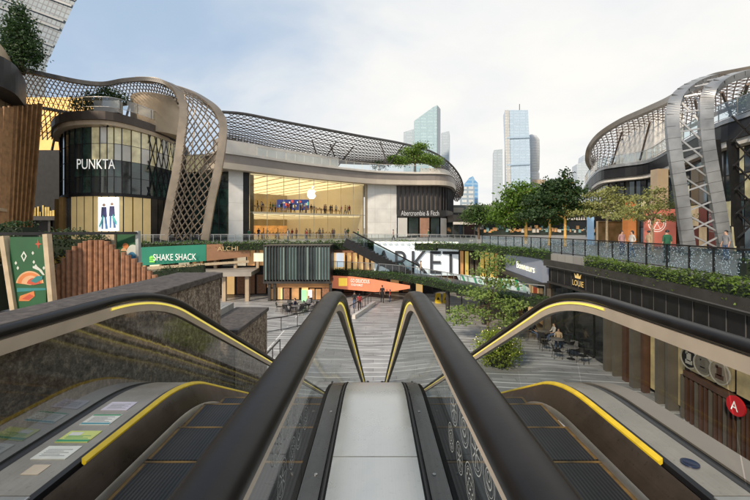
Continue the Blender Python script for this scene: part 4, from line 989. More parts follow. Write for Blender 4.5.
hedge('edge_planting', 'long strip of trailing plants along the far promenade edge under the railing', [(p.x, p.y - .35, PZ - .7) for p in ed[i0 + 2:i1 - 5]], .6, .95, M_leaf, .16, 190, 12, 'plants')
hedge('edge_planting', 'green planting strip along the curved right promenade edge above the grey sign', [(p.x - .15, p.y - .1, PZ - .42) for p in ed[i1 - 6:i1 + 9]], .55, .6, M_leaf, .13, 230, 13, 'plants')

# ------------------------------------------------------------------ facade below the far promenade, left half
t = thing('lower_storefront', 'lower left storefront with lit brown bays and pale columns under the promenade', 'storefront', (-22, 43, GZ))
lf = [(-40, 41.0), (-30, 42.3), (-22, 43.6), (-12, 45), (-1, 46.2), (7, 45.2)]
MB().wall(lf, GZ, PZ - .52, 1).build('wall', M_dark, t)
r = random.Random(12); m = MB()
def onl(X):
    for (a, b), (c, d) in zip(lf, lf[1:]):
        if a <= X <= c: return b + (d - b) * (X - a) / (c - a)
    return 45
M_litdim = mat('dim_amber_bay', (.4, .21, .09), .5, 0, .5, .9, 0, .22, (1, .55, .22)); M_litwhite = mat('lit_window', (.7, .62, .45), .4, 0, .35, .8, 0, .45, (1, .85, .6))
mats_b = [M_litdim, M_brownslat, M_facglass, M_litwhite, M_warm]
X = -30
while X < 6:
    w_ = r.uniform(.7, 1.5); yb = onl(X) - .04
    if not (-13 < X < -5): m.box(X, X + w_, yb - .05 - r.random() * .04, yb + .1, -3.0, -1.0 - r.random() * .3, r.choice([0, 0, 1, 2, 3]))
    m.box(X, X + w_, yb - .05 - r.random() * .04, yb + .1, GZ + .1, -3.9 - r.random() * .4, r.choice([0, 1, 1, 2, 3, 4])); X += w_ + r.uniform(.1, .5)
m.build('lit_bays', mats_b, t)
MB().wall([(-36, 37.5), (-22, 39), (-13.2, 40)], -3.7, -3.25, 5.5).build('ledge_slab', mat('ledge_stone', (.33, .3, .26), .6, 0, .15, 1), t)
m = MB()
for X in (-27.5, -24.5, -20.6, -18.7, -16.5, -14.0): m.box(X, X + .4, 40.4, 40.8, GZ, -3.71); m.box(X, X + .32, onl(X) - .6, onl(X) - .25, -3.24, PZ - .55)
m.each('column', M_tan, t)
# hanging fascia with lettering
s_ = thing('shop_sign', 'long teal green shop sign with white lettering and a small green emblem', 'sign', at(173, 256, 41.5))
def slant(m, x0, ya0, ya1, Y_a, x1, yb0, yb1, Y_b, mi=0, off=0): m.quad(at(x0, ya1, Y_a) + Vector((0, off, 0)), at(x1, yb1, Y_b) + Vector((0, off, 0)), at(x1, yb0, Y_b) + Vector((0, off, 0)), at(x0, ya0, Y_a) + Vector((0, off, 0)), mi)
a0, a1, b0, b1 = at(138, 266, 40.6), at(138, 247.5, 40.6), at(206, 261, 42.2), at(206, 244.5, 42.2)
v = Vector((0, .25, 0)); MB().add([a0, b0, b1, a1, a0 + v, b0 + v, b1 + v, a1 + v], [(0, 1, 2, 3), (7, 6, 5, 4), (3, 2, 6, 7), (0, 4, 5, 1), (1, 5, 6, 2), (0, 3, 7, 4)]).build('sign_panel', mat('sign_teal', (.025, .2, .13), .45, 0, .12, .4, 0, .08, (.05, .6, .4)), s_)
rz = math.atan2(b0.y - a0.y, b0.x - a0.x); c_ = at(175.5, 257, 41.3)
tx = text('sign_letters', 'SHAKE SHACK', c_ - Vector((0, .1, 0)), gx(195, 41.3) - gx(156, 41.3), .72, rz, M_letters, s_)
m = MB(); k = at(152.5, 259.5, 41.0); m.box(k.x - .32, k.x + .32, k.y - .14, k.y - .08, k.z - .05, k.z + .1); m.lathe([(.3, k.z + .14), (.27, k.z + .3), (.15, k.z + .4)], k.x, k.y - .0, 12); m.box(k.x - .3, k.x + .3, k.y - .14, k.y - .08, k.z - .3, k.z - .12)
m.build('emblem', mat('emblem_green', (.2, .55, .08), .5, 0, .08, 2, 0, .35, (.3, .9, .15)), s_)
o_ = thing('shop_sign', 'brown copper sign panel with faint lettering right of the teal sign', 'sign', at(228, 250, 43))
a0, a1, b0, b1 = at(206.4, 261, 42.2), at(206.4, 244.5, 42.2), at(250, 256.5, 43.5), at(250, 243, 43.5)
MB().add([a0, b0, b1, a1, a0 + v, b0 + v, b1 + v, a1 + v], [(0, 1, 2, 3), (7, 6, 5, 4), (3, 2, 6, 7), (0, 4, 5, 1), (1, 5, 6, 2), (0, 3, 7, 4)]).build('sign_panel', mat('copper_panel', (.3, .16, .09), .45, .2, .2, .6, 0, .06, (1, .5, .25)), o_)
text('sign_letters', 'ALCHI', at(228, 248.5, 42.8) - Vector((0, .12, 0)), 2.2, .5, rz, mat('gold_faint', (.5, .35, .18), .5, 0, .1, 2, 0, .15, (1, .7, .4)), o_)
tag(MB().box(gx(252, 42), gx(265, 42), 42.6, 42.8, gz(262, 42), gz(253.5, 42)).build('white_notice_board', M_litwhite), 'small white lit notice board left of the green glass box', 'notice board')
MB_ = MB(); slant(MB_, 138, 267, 270, 40.2, 250, 260, 262.4, 43.0, 0, -.35); tag(MB_.build('light_ledge', M_beige), 'thin beige ledge running below the two shop signs', 'ledge')
hedge('hedge', 'dark hedge strip below the teal shop sign', [at(140, 281, 38), at(205, 272, 39)], .8, .9, M_leafdark, .16, 90, 15)
# green glass box
gb = thing('glass_box', 'projecting green glass box with vertical bars over the lower shops', 'glass box', (gx(297, 41), 42, -4))
g0, g1 = gx(264.5, 40.5), gx(330, 40.5); zb, zt_ = gz(281, 40.5), PZ - .1
n = 22; gp = [(g0 + (g1 - g0) * i / n, 40.5 + (.0 if i else .0)) for i in range(n + 1)]
m = MB(); r = random.Random(17); panes(m, gp, zb + .1, zt_ - .1, 1, .05, lambda i, j: r.choice([0, 0, 1, 1, 2])); m.build('panes', [mat('pale_green_glass', (.3, .4, .35), .12, 0, .3, .5, 0, .12, (.6, .9, .75), .9), mat('mid_green_glass', (.22, .31, .27), .1, 0, .3, .5, spec=.9), mat('lit_green_glass', (.38, .47, .41), .15, 0, .25, .5, 0, .22, (.8, 1, .8), .9)], gb)
m = MB()
for i, (x, y) in enumerate(gp): m.box(x - .05, x + .05, y - .28, y - .02, zb, zt_)
m.box(g0 - .1, g1 + .1, 40.25, 44, zb - .25, zb).box(g0 - .1, g1 + .1, 40.25, 44, zt_, zt_ + .12); m.build('glazing_bars', M_darkgrey, gb)
MB().box(g0 - .05, g1 + .05, 41.2, 44, zb, zt_).build('back_wall', M_dark, gb)
MB().add([(g0 - .06, 40.5, zb), (g0 - .06, 44, zb), (g0 - .06, 44, zt_), (g0 - .06, 40.5, zt_)], [(0, 1, 2, 3)]).build('side_pane', M_greenglass, gb)
m = MB()
for px in (268, 273, 329): m.box(gx(px, 40.5), gx(px, 40.5) + .3, 40.45, 40.75, GZ, zb - .26)
m.each('column', M_darkgrey, gb)
t = thing('lower_storefront', 'amber lit shop front at plaza level directly under the green glass box', 'storefront', ((g0 + g1) / 2, 42.4, GZ))
MB().box(g0 + .2, g1 - .1, 41.1, 43.4, GZ, zb - .26).build('wall', M_dark, t)
m = MB(); r = random.Random(44); X = g0 + .5
while X < g1: w_ = r.uniform(.35, .9); m.box(X, min(X + w_, g1 - .15), 41.0 - r.random() * .05, 41.12, GZ + .1, zb - .5 - r.random() * .5, r.choice([0, 1, 1, 2, 3])); X += w_ + r.uniform(.12, .35)
m.build('lit_bays', [M_warm, M_litdim, M_brownslat, M_litwhite], t)
MB().box(g0 + .2, g1 - .1, 40.8, 41.05, zb - .75, zb - .3).build('fascia', mat('amber_fascia', (.3, .14, .05), .5, 0, .4, .8, 0, .12, (1, .5, .2)), t)
# screens standing in the lower shop
for px, w_, h0, h1, c, lb in ((304, 5, 290, 304, (.3, .8, .35), 'bright green lit screen in the lower shop under the glass box'), (310, 4, 290, 304, (.8, .7, .75), 'pale pink lit screen in the lower shop under the glass box')):
    tag(MB().box(gx(px - w_ / 2, 40.7), gx(px + w_ / 2, 40.7), 40.7, 40.8, gz(h1, 40.7), gz(h0, 40.7)).build('lit_screen', mat(lb[:12].replace(' ', '_'), c, .5, 0, .2, 1, 0, .55)), lb, 'screen')
# ------------------------------------------------------------------ lower walkway, orange banner, far escalator, billboard
wk = smoothpath([(gx(318, 45), 45, 0), (gx(335, 43.8), 43.8, 0), (gx(370, 42), 42, 0), (gx(405, 39), 39, 0), (gx(435, 35.2), 35.2, 0), (gx(462, 31.8), 31.8, 0), (gx(490, 29.2), 29.2, 0), (gx(520, 27.6), 27.6, 0), (gx(547, 26.6), 26.6, 0)], 5)
zw = [gz(272, 43), gz(272, 43)]
def zwk(i): return -3.55 - .006 * i
t = thing('walkway_bridge', 'curved lower walkway crossing the back of the plaza below the far promenade', 'walkway', (0, 42, -3.7))
MB().sweep([(p.x, p.y, zwk(i)) for i, p in enumerate(wk)], [(0, -.35), (0, 0), (-3.2, 0), (-3.2, -.35)]).build('slab', M_slabedge, t)
m = MB()
for i in (2, 9, 16, 23, 30): m.tube([(wk[i].x, wk[i].y + 1.6, GZ), (wk[i].x, wk[i].y + 1.6, zwk(i) - .36)], .2, 10)
m.each('column', M_darkgrey, t)
hedge('edge_planting', 'dark green planting strip on the curved lower walkway above the orange banner', [(p.x, p.y - .25, zwk(i) - .4) for i, p in enumerate(wk)], .5, .68, M_leafmid, .13, 230, 14, 'plants')
pathrail('walkway_railing', 'grey railing along the curved lower walkway', [(p.x, p.y + .35, zwk(i)) for i, p in enumerate(wk)], 1.1, M_post, M_post, M_railglass, .9)
bn = thing('banner', 'long salmon orange banner with yellow square emblem hung under the lower walkway', 'banner', (gx(375, 42), 42, -4.6))
m = MB(); up = []; dn = []
for px, a, b, Yy in ((330, 275.5, 288, 43.1), (352, 276.5, 290, 42.4), (375, 279.5, 292, 41.2), (395, 283, 291, 39.7), (410, 285.5, 288.5, 38.2)): up.append(at(px, a, Yy)); dn.append(at(px, b, Yy))
n = len(up); m.add(up + dn, [(i, i + 1, n + i + 1, n + i) for i in range(n - 1)]); m.build('banner_sheet', mat('salmon_banner', (.62, .2, .1), .5, 0, .15, .3, 0, .28, (1, .35, .2)), bn)
k = at(343, 282, 42.55); MB().box(k.x - .48, k.x + .48, k.y - .03, k.y, k.z - .45, k.z + .45).build('emblem', mat('emblem_yellow', (.8, .55, .05), .5, 0, .2, 3, 0, .6, (1, .7, .1)), bn)
text('banner_letters', 'GO DELICIOUS', at(360, 281, 41.75), gx(370, 42) - gx(349, 42), .4, -.44, M_letters, bn); text('banner_letters', 'FOOD MARKET', at(357, 285, 41.9), gx(363, 42) - gx(350, 42), .26, -.44, M_letters, bn)
# far escalator
fe = thing('escalator', 'distant black escalator rising from the lower walkway to the promenade', 'escalator', (gx(380, 43), 42.9, -3.5))
a, b = at(352, 240, 42.9), at(412, 271, 42.9)
dr = (b - a).normalized(); nn = Vector((-dr.z, 0, dr.x)); nn = nn if nn.z > 0 else -nn
m = MB(); y0, y1 = 41.7, 43.2
def par(m, o0, o1, ya, yb, e0=0, e1=0):
    q = [a + nn * o0 - dr * e0, b + nn * o0 + dr * e1, b + nn * o1 + dr * e1, a + nn * o1 - dr * e0]
    m.add([(p.x, ya, p.z) for p in q] + [(p.x, yb, p.z) for p in q], [(0, 1, 2, 3), (7, 6, 5, 4), (0, 4, 5, 1), (1, 5, 6, 2), (2, 6, 7, 3), (3, 7, 4, 0)])
par(m, -1.0, -.05, y0, y1, .6, .2); m.build('truss_cladding', M_black, fe)
for yy in (y0 + .08, y1 - .08):
    m = MB(); par(m, .85, .95, yy - .05, yy + .05, .3, .3); m.build('handrail', M_rubber, fe)
    m = MB(); q = [a, b, b + nn * .85, a + nn * .85]; m.add([(p.x, yy, p.z) for p in q], [(0, 1, 2, 3)]); m.build('glass_panel', M_railglass, fe)
m = MB(); 
for i in range(18):
    p = a.lerp(b, (i + .5) / 18); m.box(p.x - .17, p.x + .17, y0 + .2, y1 - .2, p.z - .25, p.z + .02)
m.each('step', M_darkgrey, fe)
bb = thing('billboard', 'wide white billboard with large dark lettering below the promenade', 'billboard', at(417, 275, 43.9))
Yb2 = 43.6; q = [at(374, 275.5, 44.2), at(458.5, 275.5, 42.6), at(458.5, 242, 42.6), at(374, 241.5, 44.2)]; v = Vector((0, .3, 0))
M_bill = mat('billboard_white', (.78, .83, .86), .5, 0, .05, .8, 0, .3, (.85, .95, 1))
MB().add(q + [p + v for p in q], [(0, 1, 2, 3), (7, 6, 5, 4), (0, 4, 5, 1), (1, 5, 6, 2), (2, 6, 7, 3), (3, 7, 4, 0)]).build('board', M_bill, bb)
rzb = math.atan2(42.6 - 44.2, q[1].x - q[0].x)
tl = text('billboard_letters', 'ARKET', at(416, 262, 43.35) - Vector((0, .14, 0)), gx(458, 43.3) - gx(374.5, 43.3), gz(250.5, 43.3) - gz(273, 43.3), rzb, mat('letters_charcoal', (.05, .055, .07), .5, 0, .1, 1), bb)
m = MB()
for i in range(14):
    p = q[3].lerp(q[2], (i + .5) / 14); m.box(p.x - .2, p.x + .2, p.y - .5, p.y - .02, p.z - .15, p.z + .02)
m.each('billboard_light', M_glow, bb)
# lit shop behind the far escalator
ls = thing('lit_shop', 'orange lit shop front with white screen behind the far escalator', 'shop', at(350, 272, 44.6))
MB().box(gx(331, 45), gx(374, 45), 45.0, 45.3, zwk(0), gz(251, 45)).build('wall', M_warm, ls)
MB().box(gx(336, 44.8), gx(343.5, 44.8), 44.7, 44.9, gz(267, 44.8), gz(253, 44.8)).build('screen_panel', mat('screen_white', (.8, .85, .9), .5, 0, .1, 2, 0, .8), ls)
m = MB(); 
for px in (345, 351, 357, 363, 369): m.box(gx(px, 44.7), gx(px, 44.7) + .25, 44.6, 44.95, zwk(0), gz(252, 45))
m.box(gx(331, 44.7), gx(374, 44.7), 44.5, 44.95, gz(252.5, 45), gz(249, 45)); m.build('shop_frame', M_brownslat, ls)
# ------------------------------------------------------------------ right wall of the plaza: planter, black fascia, shops
def exy(Y):
    for a, b in zip(EDGE, EDGE[1:]):
        if a.y >= Y >= b.y and a.x > 8 and abs(a.y - b.y) > 1e-6: return a.x + (b.x - a.x) * (a.y - Y) / (a.y - b.y)
    return 12.0
def wy(px, X=12.6): return X * 375 / (px - 375)
WY = [26.5 - i * 1.5 for i in range(22)]
wl = lambda off, y1=26.5, y0=-5, st=1.5: [Vector((exy(y1 - i * st) + off, y1 - i * st, 0)) for i in range(int((y1 - y0) / st) + 1)]
t = thing('planter_trough', 'long dark planter trough below the near right promenade railing', 'planter', (12.3, 14, -1))
MB().sweep(wl(-.75), [(0, -1.15), (0, -.75), (-.08, -.75), (-.08, -1.15)]).build('front_panel', M_darkgrey, t)
MB().sweep([p + ZAX * -1.2 for p in wl(-.75)], [(0, 0), (0, .05), (-.9, .05), (-.9, 0)]).build('trough_floor', M_slabedge, t)
hedge('hedge', 'bushy green hedge in the trough along the near right promenade', [(p.x, p.y, -1.12) for p in wl(-.38, 22)], .62, .8, leafmat('leaf_hedge', (.1, .17, .03)), .1, 520, 22)
hedge('hedge', 'leafy low hedge behind the sparkling railing at the right edge', [(gx(742, 13.2), 13.2, PZ), (gx(800, 12.6), 12.6, PZ)], .8, .75, M_leafmid, .09, 600, 23)
t = thing('shop_row', 'black shop row along the right side of the plaza with pale and brown pillars', 'shops', (12.6, 15, GZ))
MB().sweep(wl(-.35, 26.4), [(0, -2.35), (0, -1.16), (-.4, -1.16), (-.4, -2.35)]).build('fascia', M_dark, t)
MB().sweep(wl(-.62, 26.4), [(0, -1.32), (0, -1.17), (-.25, -1.17), (-.25, -1.32)]).build('cornice', M_darkgrey, t)
MB().sweep(wl(-.55, 26.4), [(0, -2.4), (0, -2.28), (-.25, -2.28), (-.25, -2.4)]).build('cornice', M_darkgrey, t)
m = MB()
for i in range(40):
    y = 26.2 - i * .78; x = exy(y) - .35; m.box(x - .02, x + .01, y - .015, y + .015, -2.27, -1.33)
m.each('panel_seam', mat('joint_grey', (.12, .115, .11), .4, .3, .1, 3), t)
M_pillar = mat('pale_stone_pillar', (.115, .1, .08), .55, 0, .15, 1.5); M_brownp = mat('brown_panel', (.085, .042, .026), .45, 0, .3, 1.2)
M_litcream = mat('lit_cream_window', (.3, .23, .11), .3, 0, .7, 1.2, 0, .14, (1, .8, .45)); M_glassdk = mat('dark_shop_glass', (.02, .022, .022), .05, 0, .3, .8, spec=1)
def bay(name, pa, pb, z0, z1, off, th, m, lab=None):
    ya, yb = wy(pa), wy(pb); xa, xb = exy(ya) + off, exy(yb) + off
    o = MB().add([(xa, ya, z0), (xb, yb, z0), (xb, yb, z1), (xa, ya, z1), (xa + th, ya, z0), (xb + th, yb, z0), (xb + th, yb, z1), (xa + th, ya, z1)], [(3, 2, 1, 0), (4, 5, 6, 7), (0, 1, 5, 4), (1, 2, 6, 5), (2, 3, 7, 6), (3, 0, 4, 7)]).build(name, m, t)
    return o
MB().sweep(wl(.5, 27), [(0, GZ), (0, -2.3), (-.3, -2.3), (-.3, GZ)]).build('back_wall', M_dark, t)
for pa, pb, mm in ((548, 566, M_glassdk), (568, 584, M_glassdk), (586, 599, M_glassdk), (612, 617, M_glassdk), (674, 682, M_glassdk)): bay('shop_window', pa, pb, GZ + .1, -2.5, .25, .1, mm)
for pa, pb in ((601, 604), (610, 612), (627, 631), (653, 656), (664, 667)): bay('pillar', pa, pb, GZ, -2.42, -.2, .5, M_pillar)
for pa, pb in ((617, 621), (635.5, 638.5)): bay('brown_panel', pa, pb, GZ, -2.42, -.05, .3, M_brownp)
for pa, pb in ((605, 609), (622, 626)): bay('shop_window', pa, pb, GZ + .1, -2.5, .25, .1, M_glassdk)
for pa, pb in ((613, 616), (640, 644), (646, 651), (657, 663), (668, 673)): bay('lit_window', pa, pb, GZ + .3, -2.75, .2, .1, M_litcream)
bay('sign_band', 672, 740, -3.25, -2.5, -.1, .25, M_dark)
for k, (pa, pb) in enumerate(((683, 694), (697, 711), (714, 731), (736, 760), (765, 800))): bay('lit_window', pa, pb, -4.35, -3.3, .12, .1, M_litcream)
bay('sign_band', 680, 735, -4.62, -4.4, -.05, .2, M_brownp)
for i in range(26):
    pa = 676 + i * 5.4
    bay('timber_slat', pa, pa + 2.4, GZ, -4.66, -.02, .2, M_brownp if i % 3 else M_pillar)
yt = wy(707); text('sign_letters', 'THE BARBER COFFEE', (exy(yt) - .12, yt, -2.93), wy(684) - wy(733), .26, -math.pi / 2, M_letters, t)
M_ringm = mat('ring_pale_metal', (.36, .34, .3), .5, .1, .15, 4)
for i, px in enumerate((689, 705, 724)):
    y = wy(px); x = exy(y) - .14; z = -3.78
    s_ = thing('ring_sign', ['round ring sign with dark picture, first of three on the right shop front', 'round ring sign in the middle of three on the right shop front', 'round ring sign nearest the red disc on the right shop front'][i], 'sign', (x, y, z), 'three round ring signs on the right shop front')
    m = MB(); k = 26
    vs = []
    for j in range(k):
        a = 2 * math.pi * j / k
        for rr2, xx2 in ((.42, x), (.385, x), (.385, x + .05), (.42, x + .05)): vs.append((xx2, y + rr2 * math.cos(a), z + rr2 * math.sin(a)))
    m.add(vs, [(4 * j + q, 4 * j + (q + 1) % 4, 4 * ((j + 1) % k) + (q + 1) % 4, 4 * ((j + 1) % k) + q) for j in range(k) for q in range(4)])
    m.build('ring', M_ringm, s_)
    MB().add([(x + .02, y + .355 * math.cos(2 * math.pi * j / k), z + .355 * math.sin(2 * math.pi * j / k)) for j in range(k)], [tuple(range(k))]).build('disc', [M_dark, mat('ring_grey', (.14, .125, .1), .5, 0, .2, 4), mat('ring_pale', (.2, .17, .13), .5, 0, .2, 4)][i], s_)
    g = MB(); 
    for (dy, dz, w2, h2) in ((0, .05, .1, .16), (.0, -.15, .16, .08), (.1, .2, .05, .05)): g.box(x + .005, x + .018, y + dy - w2, y + dy + w2, z + dz - h2, z + dz + h2)
    g.build('picture', [M_ringm, M_pillar, M_brownp][i], s_)
    MB().box(x + .01, x + .3, y - .02, y + .02, z + .43, z + .6).build('bracket', M_dark, s_)
y = wy(748.5); x = exy(y) - .3; z = gz(406, y)
s_ = thing('round_sign', 'red round disc sign with white letter hanging at the right edge', 'sign', (x, y, z))
MB().add([(x + e, y + .33 * math.cos(2 * math.pi * j / 28), z + .33 * math.sin(2 * math.pi * j / 28)) for e in (0, .06) for j in range(28)], [tuple(range(28)), tuple(range(55, 27, -1))] + [(j, (j + 1) % 28, 28 + (j + 1) % 28, 28 + j) for j in range(28)]).build('disc', mat('sign_red', (.45, .01, .015), .4, 0, .15, 2, 0, .12, (1, .03, .04)), s_)
text('sign_letters', 'A', (x - .01, y, z), .26, .32, -math.pi / 2, M_letters, s_)
MB().box(x + .06, x + .5, y - .03, y + .03, z - .03, z + .03).build('bracket', M_dark, s_)
# gold crown logo on black fascia
y = wy(582, 12.75); x = exy(y) - .37
s_ = thing('shop_logo', 'gold crown emblem with letters on the black fascia', 'logo', (x, y, -1.8))
text('logo_letters', 'LOUIE', (x, y, -1.96), 1.25, .34, -math.pi / 2, M_gold, s_)
MB().add([(x - .03, y + a, -1.66 + b) for a, b in ((-.3, 0), (.3, 0), (.4, .3), (.17, .14), (0, .42), (-.17, .14), (-.4, .3))], [tuple(range(7))]).build('crown_emblem', M_gold, s_)
# grey lit sign shop at the bend
t = thing('corner_shop', 'grey fronted shop with glowing white sign lettering at the bend of the plaza', 'shop', (12.2, 31, GZ))
a, b = Vector((gx(508, 36.5), 36.5, 0)), Vector((gx(546, 27.4), 27.4, 0)); d = b - a; rz = math.atan2(d.y, d.x)
def cs(u, off=0): p = a + d * u; nn2 = Vector((d.y, -d.x, 0)).normalized(); return p + nn2 * off
def cbox(name, u0, u1, z0, z1, o0, o1, m):
    q = [cs(u0, o0), cs(u1, o0), cs(u1, o1), cs(u0, o1)]
    return MB().prism([(p.x, p.y) for p in q], z0, z1).build(name, m, t)
cbox('back_wall', -.2, 1, GZ, -.95, -1.6, -1.3, M_dark)
cbox('sign_panel', 0, 1, -2.55, -.92, -.2, .25, mat('blue_grey_panel', (.22, .24, .29), .5, .1, .12, .5, 0, .1, (.7, .8, 1)))
p_ = cs(.62, .3); text('sign_letters', 'Bonneurs', (p_.x, p_.y, -1.75), d.length * .46, .55, rz, mat('sign_glow', (1, .95, .7), .5, 0, .01, 1, 0, 1.6, (1, .93, .6)), t)
cbox('canopy', -.02, 1.01, -2.95, -2.56, -.2, .6, M_darkgrey)
for u in (.02, .32, .96): cbox('pillar', u, u + .05, GZ, -2.96, -.3, .1, M_pillar)
cbox('lit_window', .38, .62, GZ + .2, -3.2, -.8, -.7, M_warm); cbox('lit_window', .66, .92, GZ + .2, -3.2, -.8, -.7, M_litdim)
cbox('red_panel', .56, .64, -4.8, -3.4, -.6, -.55, mat('red_glow', (.6, .1, .04), .5, 0, .2, 2, 0, .4))
# dark bays between billboard and corner shop
t = thing('lower_storefront', 'dark lower storefront with yellow lit pillars between the billboard and the corner shop', 'storefront', (9.5, 41, GZ))
pl = [(gx(457, 43.5), 43.8), (gx(480, 42.5), 42.5), (gx(509, 37.2), 37.6)]
MB().wall(pl, GZ, PZ - .52, 1).build('wall', M_dark, t)
m = MB(); r = random.Random(6)
for px in range(460, 508, 5):
    Yc = 43.6 - (px - 457) * .105; m.box(gx(px, Yc), gx(px, Yc) + .32, Yc - .35, Yc, -3.9, -1.2, r.randint(0, 2))
m.each('lit_pillar', [mat('yellow_lit_pillar', (.5, .36, .1), .5, 0, .3, 1, 0, .3, (1, .75, .2)), M_pillar, M_litdim], t)
aw = thing('awning', 'long white and green awning over market stalls behind the plaza tree', 'awning', (9, 37, -4))
a2, b2 = at(456, 274, 40), at(528, 281, 31.5); a3, b3 = at(460, 282, 37.6), at(530, 292, 29.6)
m = MB(); n = 26
for i in range(n): m.quad(a2.lerp(b2, i / n), a2.lerp(b2, (i + 1) / n), a3.lerp(b3, (i + 1) / n), a3.lerp(b3, i / n), [0, 0, 1, 0, 2][i % 5])
m.build('canvas', [mat('awning_white', (.72, .76, .74), .6, 0, .08, 1), mat('awning_green', (.03, .3, .12), .6, 0, .15, 1, 0, .1), mat('awning_mint', (.4, .6, .48), .6, 0, .1, 1)], aw)
m = MB()
for i in range(n): p, q = a3.lerp(b3, i / n), a3.lerp(b3, (i + 1) / n); m.quad(p, q, q - ZAX * .3, p - ZAX * .3)
m.build('valance', mat('awning_white', (.7, .7, .7)), aw)
m = MB()
for u in (.03, .35, .68, .97): p = a3.lerp(b3, u); m.tube([p, Vector((p.x, p.y, GZ))], .05, 6)
m.each('support_post', M_darkgrey, aw)

# ------------------------------------------------------------------ right building with black fascia
t = thing('curved_building', 'right hand building with black curved fascia, glass front and terrace', 'building', (27, 36, PZ))
FR = smoothpath([(gx(583, 78), 78, 0), (gx(587, 66), 66, 0), (gx(592, 58), 58, 0), (gx(601, 51), 51, 0), (gx(620, 48), 48, 0), (gx(648, 45), 45, 0), (gx(672, 38), 38, 0), (gx(713, 29.6), 29.6, 0), (gx(750, 26.2), 26.2, 0), (gx(820, 21), 21, 0), (gx(930, 16), 16, 0)], 5)
zf = 8.0; z1 = 9.5
n = len(FR); i6 = min(range(n), key=lambda i: abs(FR[i].y - 45))
low = [(p.x, p.y + .0) for p in FR]
MB().wall(low, zf, z1 - .25, 3).build('fascia', mat('black_fascia', (.018, .018, .02), .4, .1, .25, .4, spec=.3), t)
MB().wall([(p.x - .15, p.y - .25) for p in FR], z1 - .24, z1 + .1, 3).build('fascia_cap', M_silver, t)
MB().wall([(p.x + .2, p.y + .3) for p in FR], zf - .45, zf - .01, 3).build('soffit_band', M_offwhite, t)
MB().prism([(p.x + .5, p.y + .6) for p in FR] + [(60, 16), (60, 80)], zf - .3, zf - .05).build('roof_slab', M_offwhite, t)
gl = [(p.x + 1.2, p.y + 1.0) for p in FR]
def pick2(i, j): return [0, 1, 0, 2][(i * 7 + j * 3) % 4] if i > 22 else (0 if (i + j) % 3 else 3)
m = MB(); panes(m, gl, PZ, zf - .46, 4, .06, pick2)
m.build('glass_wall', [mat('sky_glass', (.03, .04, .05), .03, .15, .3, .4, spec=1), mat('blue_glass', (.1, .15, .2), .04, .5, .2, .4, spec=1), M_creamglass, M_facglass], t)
m = MB(); mullions(m, gl[::2], PZ, zf - .46, 4, .09, .15); m.build('glazing_bars', M_dark, t)
MB().prism([(p.x + 2.2, p.y + 2.5) for p in FR] + [(60, 20), (60, 80)], PZ, zf - .35).build('core_wall', M_dark, t)
for px, Yc, w_, mm in ((663, 38.5, 1.1, M_tan), (632, 44.5, 1.0, mat('orange_stone', (.42, .16, .06), .5, 0, .2, .8, 0, .1, (1, .4, .1))), (614, 46.5, .7, M_offwhite), (603, 49, .6, M_tan)):
    MB().box(gx(px, Yc) - w_ / 2, gx(px, Yc) + w_ / 2, Yc, Yc + 1, PZ, zf - .46 if px in (663,) else 4.6).build('column', mm, t)
MB().box(gx(596, 46), gx(641, 44.6), 46.0, 46.3, 2.3, 4.4).build('shop_sign_band', M_dark, t)
MB().box(gx(600, 46.2), gx(640, 46.2), 46.35, 46.6, PZ, 2.28).build('shop_window', mat('shop_amber_dark', (.05, .032, .02), .2, 0, .8, .9, 0, .04, (1, .6, .2)), t)
text('sign_letters', 'IPPUDO', (gx(607, 45.9), 45.95, 3.4), 1.9, .5, 0, M_letters, t)
# sloping dark columns and cross bracing right of the silver foot
m = MB(); Yc = 26.0
for x0, x1 in ((722, 716), (740, 731)): m.bar(at(x0, 246, Yc), at(x1, 140, Yc), .35, .35)
m.each('raking_column', M_dark, t)
m = MB()
for k in range(5):
    a_ = 238 - k * 24
    m.bar(at(738 - k * 1.5, a_, 25.6), at(764 - k * 1.5, a_ - 26, 25.2), .09, .09); m.bar(at(738 - k * 1.5, a_ - 26, 25.6), at(764 - k * 1.5, a_, 25.2), .09, .09)
m.build('cross_bracing', M_dark, t)
s_ = thing('wall_sign', 'red pink mural panel with white ring drawing on the right building', 'sign', at(660, 240, 37))
MB().box(gx(645, 37), gx(676, 37), 37, 37.2, PZ, gz(209, 37)).build('panel', mat('coral_panel', (.48, .15, .11), .5, 0, .35, .5, 0, .12, (1, .3, .25)), s_)
g = MB(); Y = 37.0
for rr_ in (9, 7): 
    k = 24; c0 = at(657, 223, 36.98); f = rr_ / 375 * 37
    g.add([v for j in range(k) for v in ((c0.x + f * math.cos(j * 6.2832 / k), 36.97, c0.z + f * math.sin(j * 6.2832 / k)), (c0.x + f * .93 * math.cos(j * 6.2832 / k), 36.97, c0.z + f * .93 * math.sin(j * 6.2832 / k)))], [(2 * j, 2 * ((j + 1) % k), 2 * ((j + 1) % k) + 1, 2 * j + 1) for j in range(k)])
for i in range(6): a_ = i * 1.047; g.bar((c0.x, 36.97, c0.z), (c0.x + .68 * math.cos(a_), 36.97, c0.z + .68 * math.sin(a_)), .06, .01)
g.build('ring_drawing', M_letters, s_)
tag(MB().box(gx(587.5, 42), gx(594, 42), 42, 42.15, PZ, gz(217, 42)).build('totem_sign', mat('totem_blue', (.25, .42, .62), .4, 0, .3, .5, 0, .3, (.5, .75, 1)), None, False, .02), 'pale blue upright totem sign beside the dark trees', 'sign')
pathrail('terrace_railing', 'glass terrace railing on top of the black fascia of the right building', [(p.x, p.y + .3, z1 + .1) for p in FR[4:]], 1.25, M_offwhite, M_steel, M_railglass, 1.6)
tag(MB().box(gx(654, 50), gx(684, 50), 50, 58, z1 - 1.5, gz(113, 50)).build('roof_block', M_white, None, False, .05), 'plain white block standing on the terrace under the lattice roof', 'roof block')
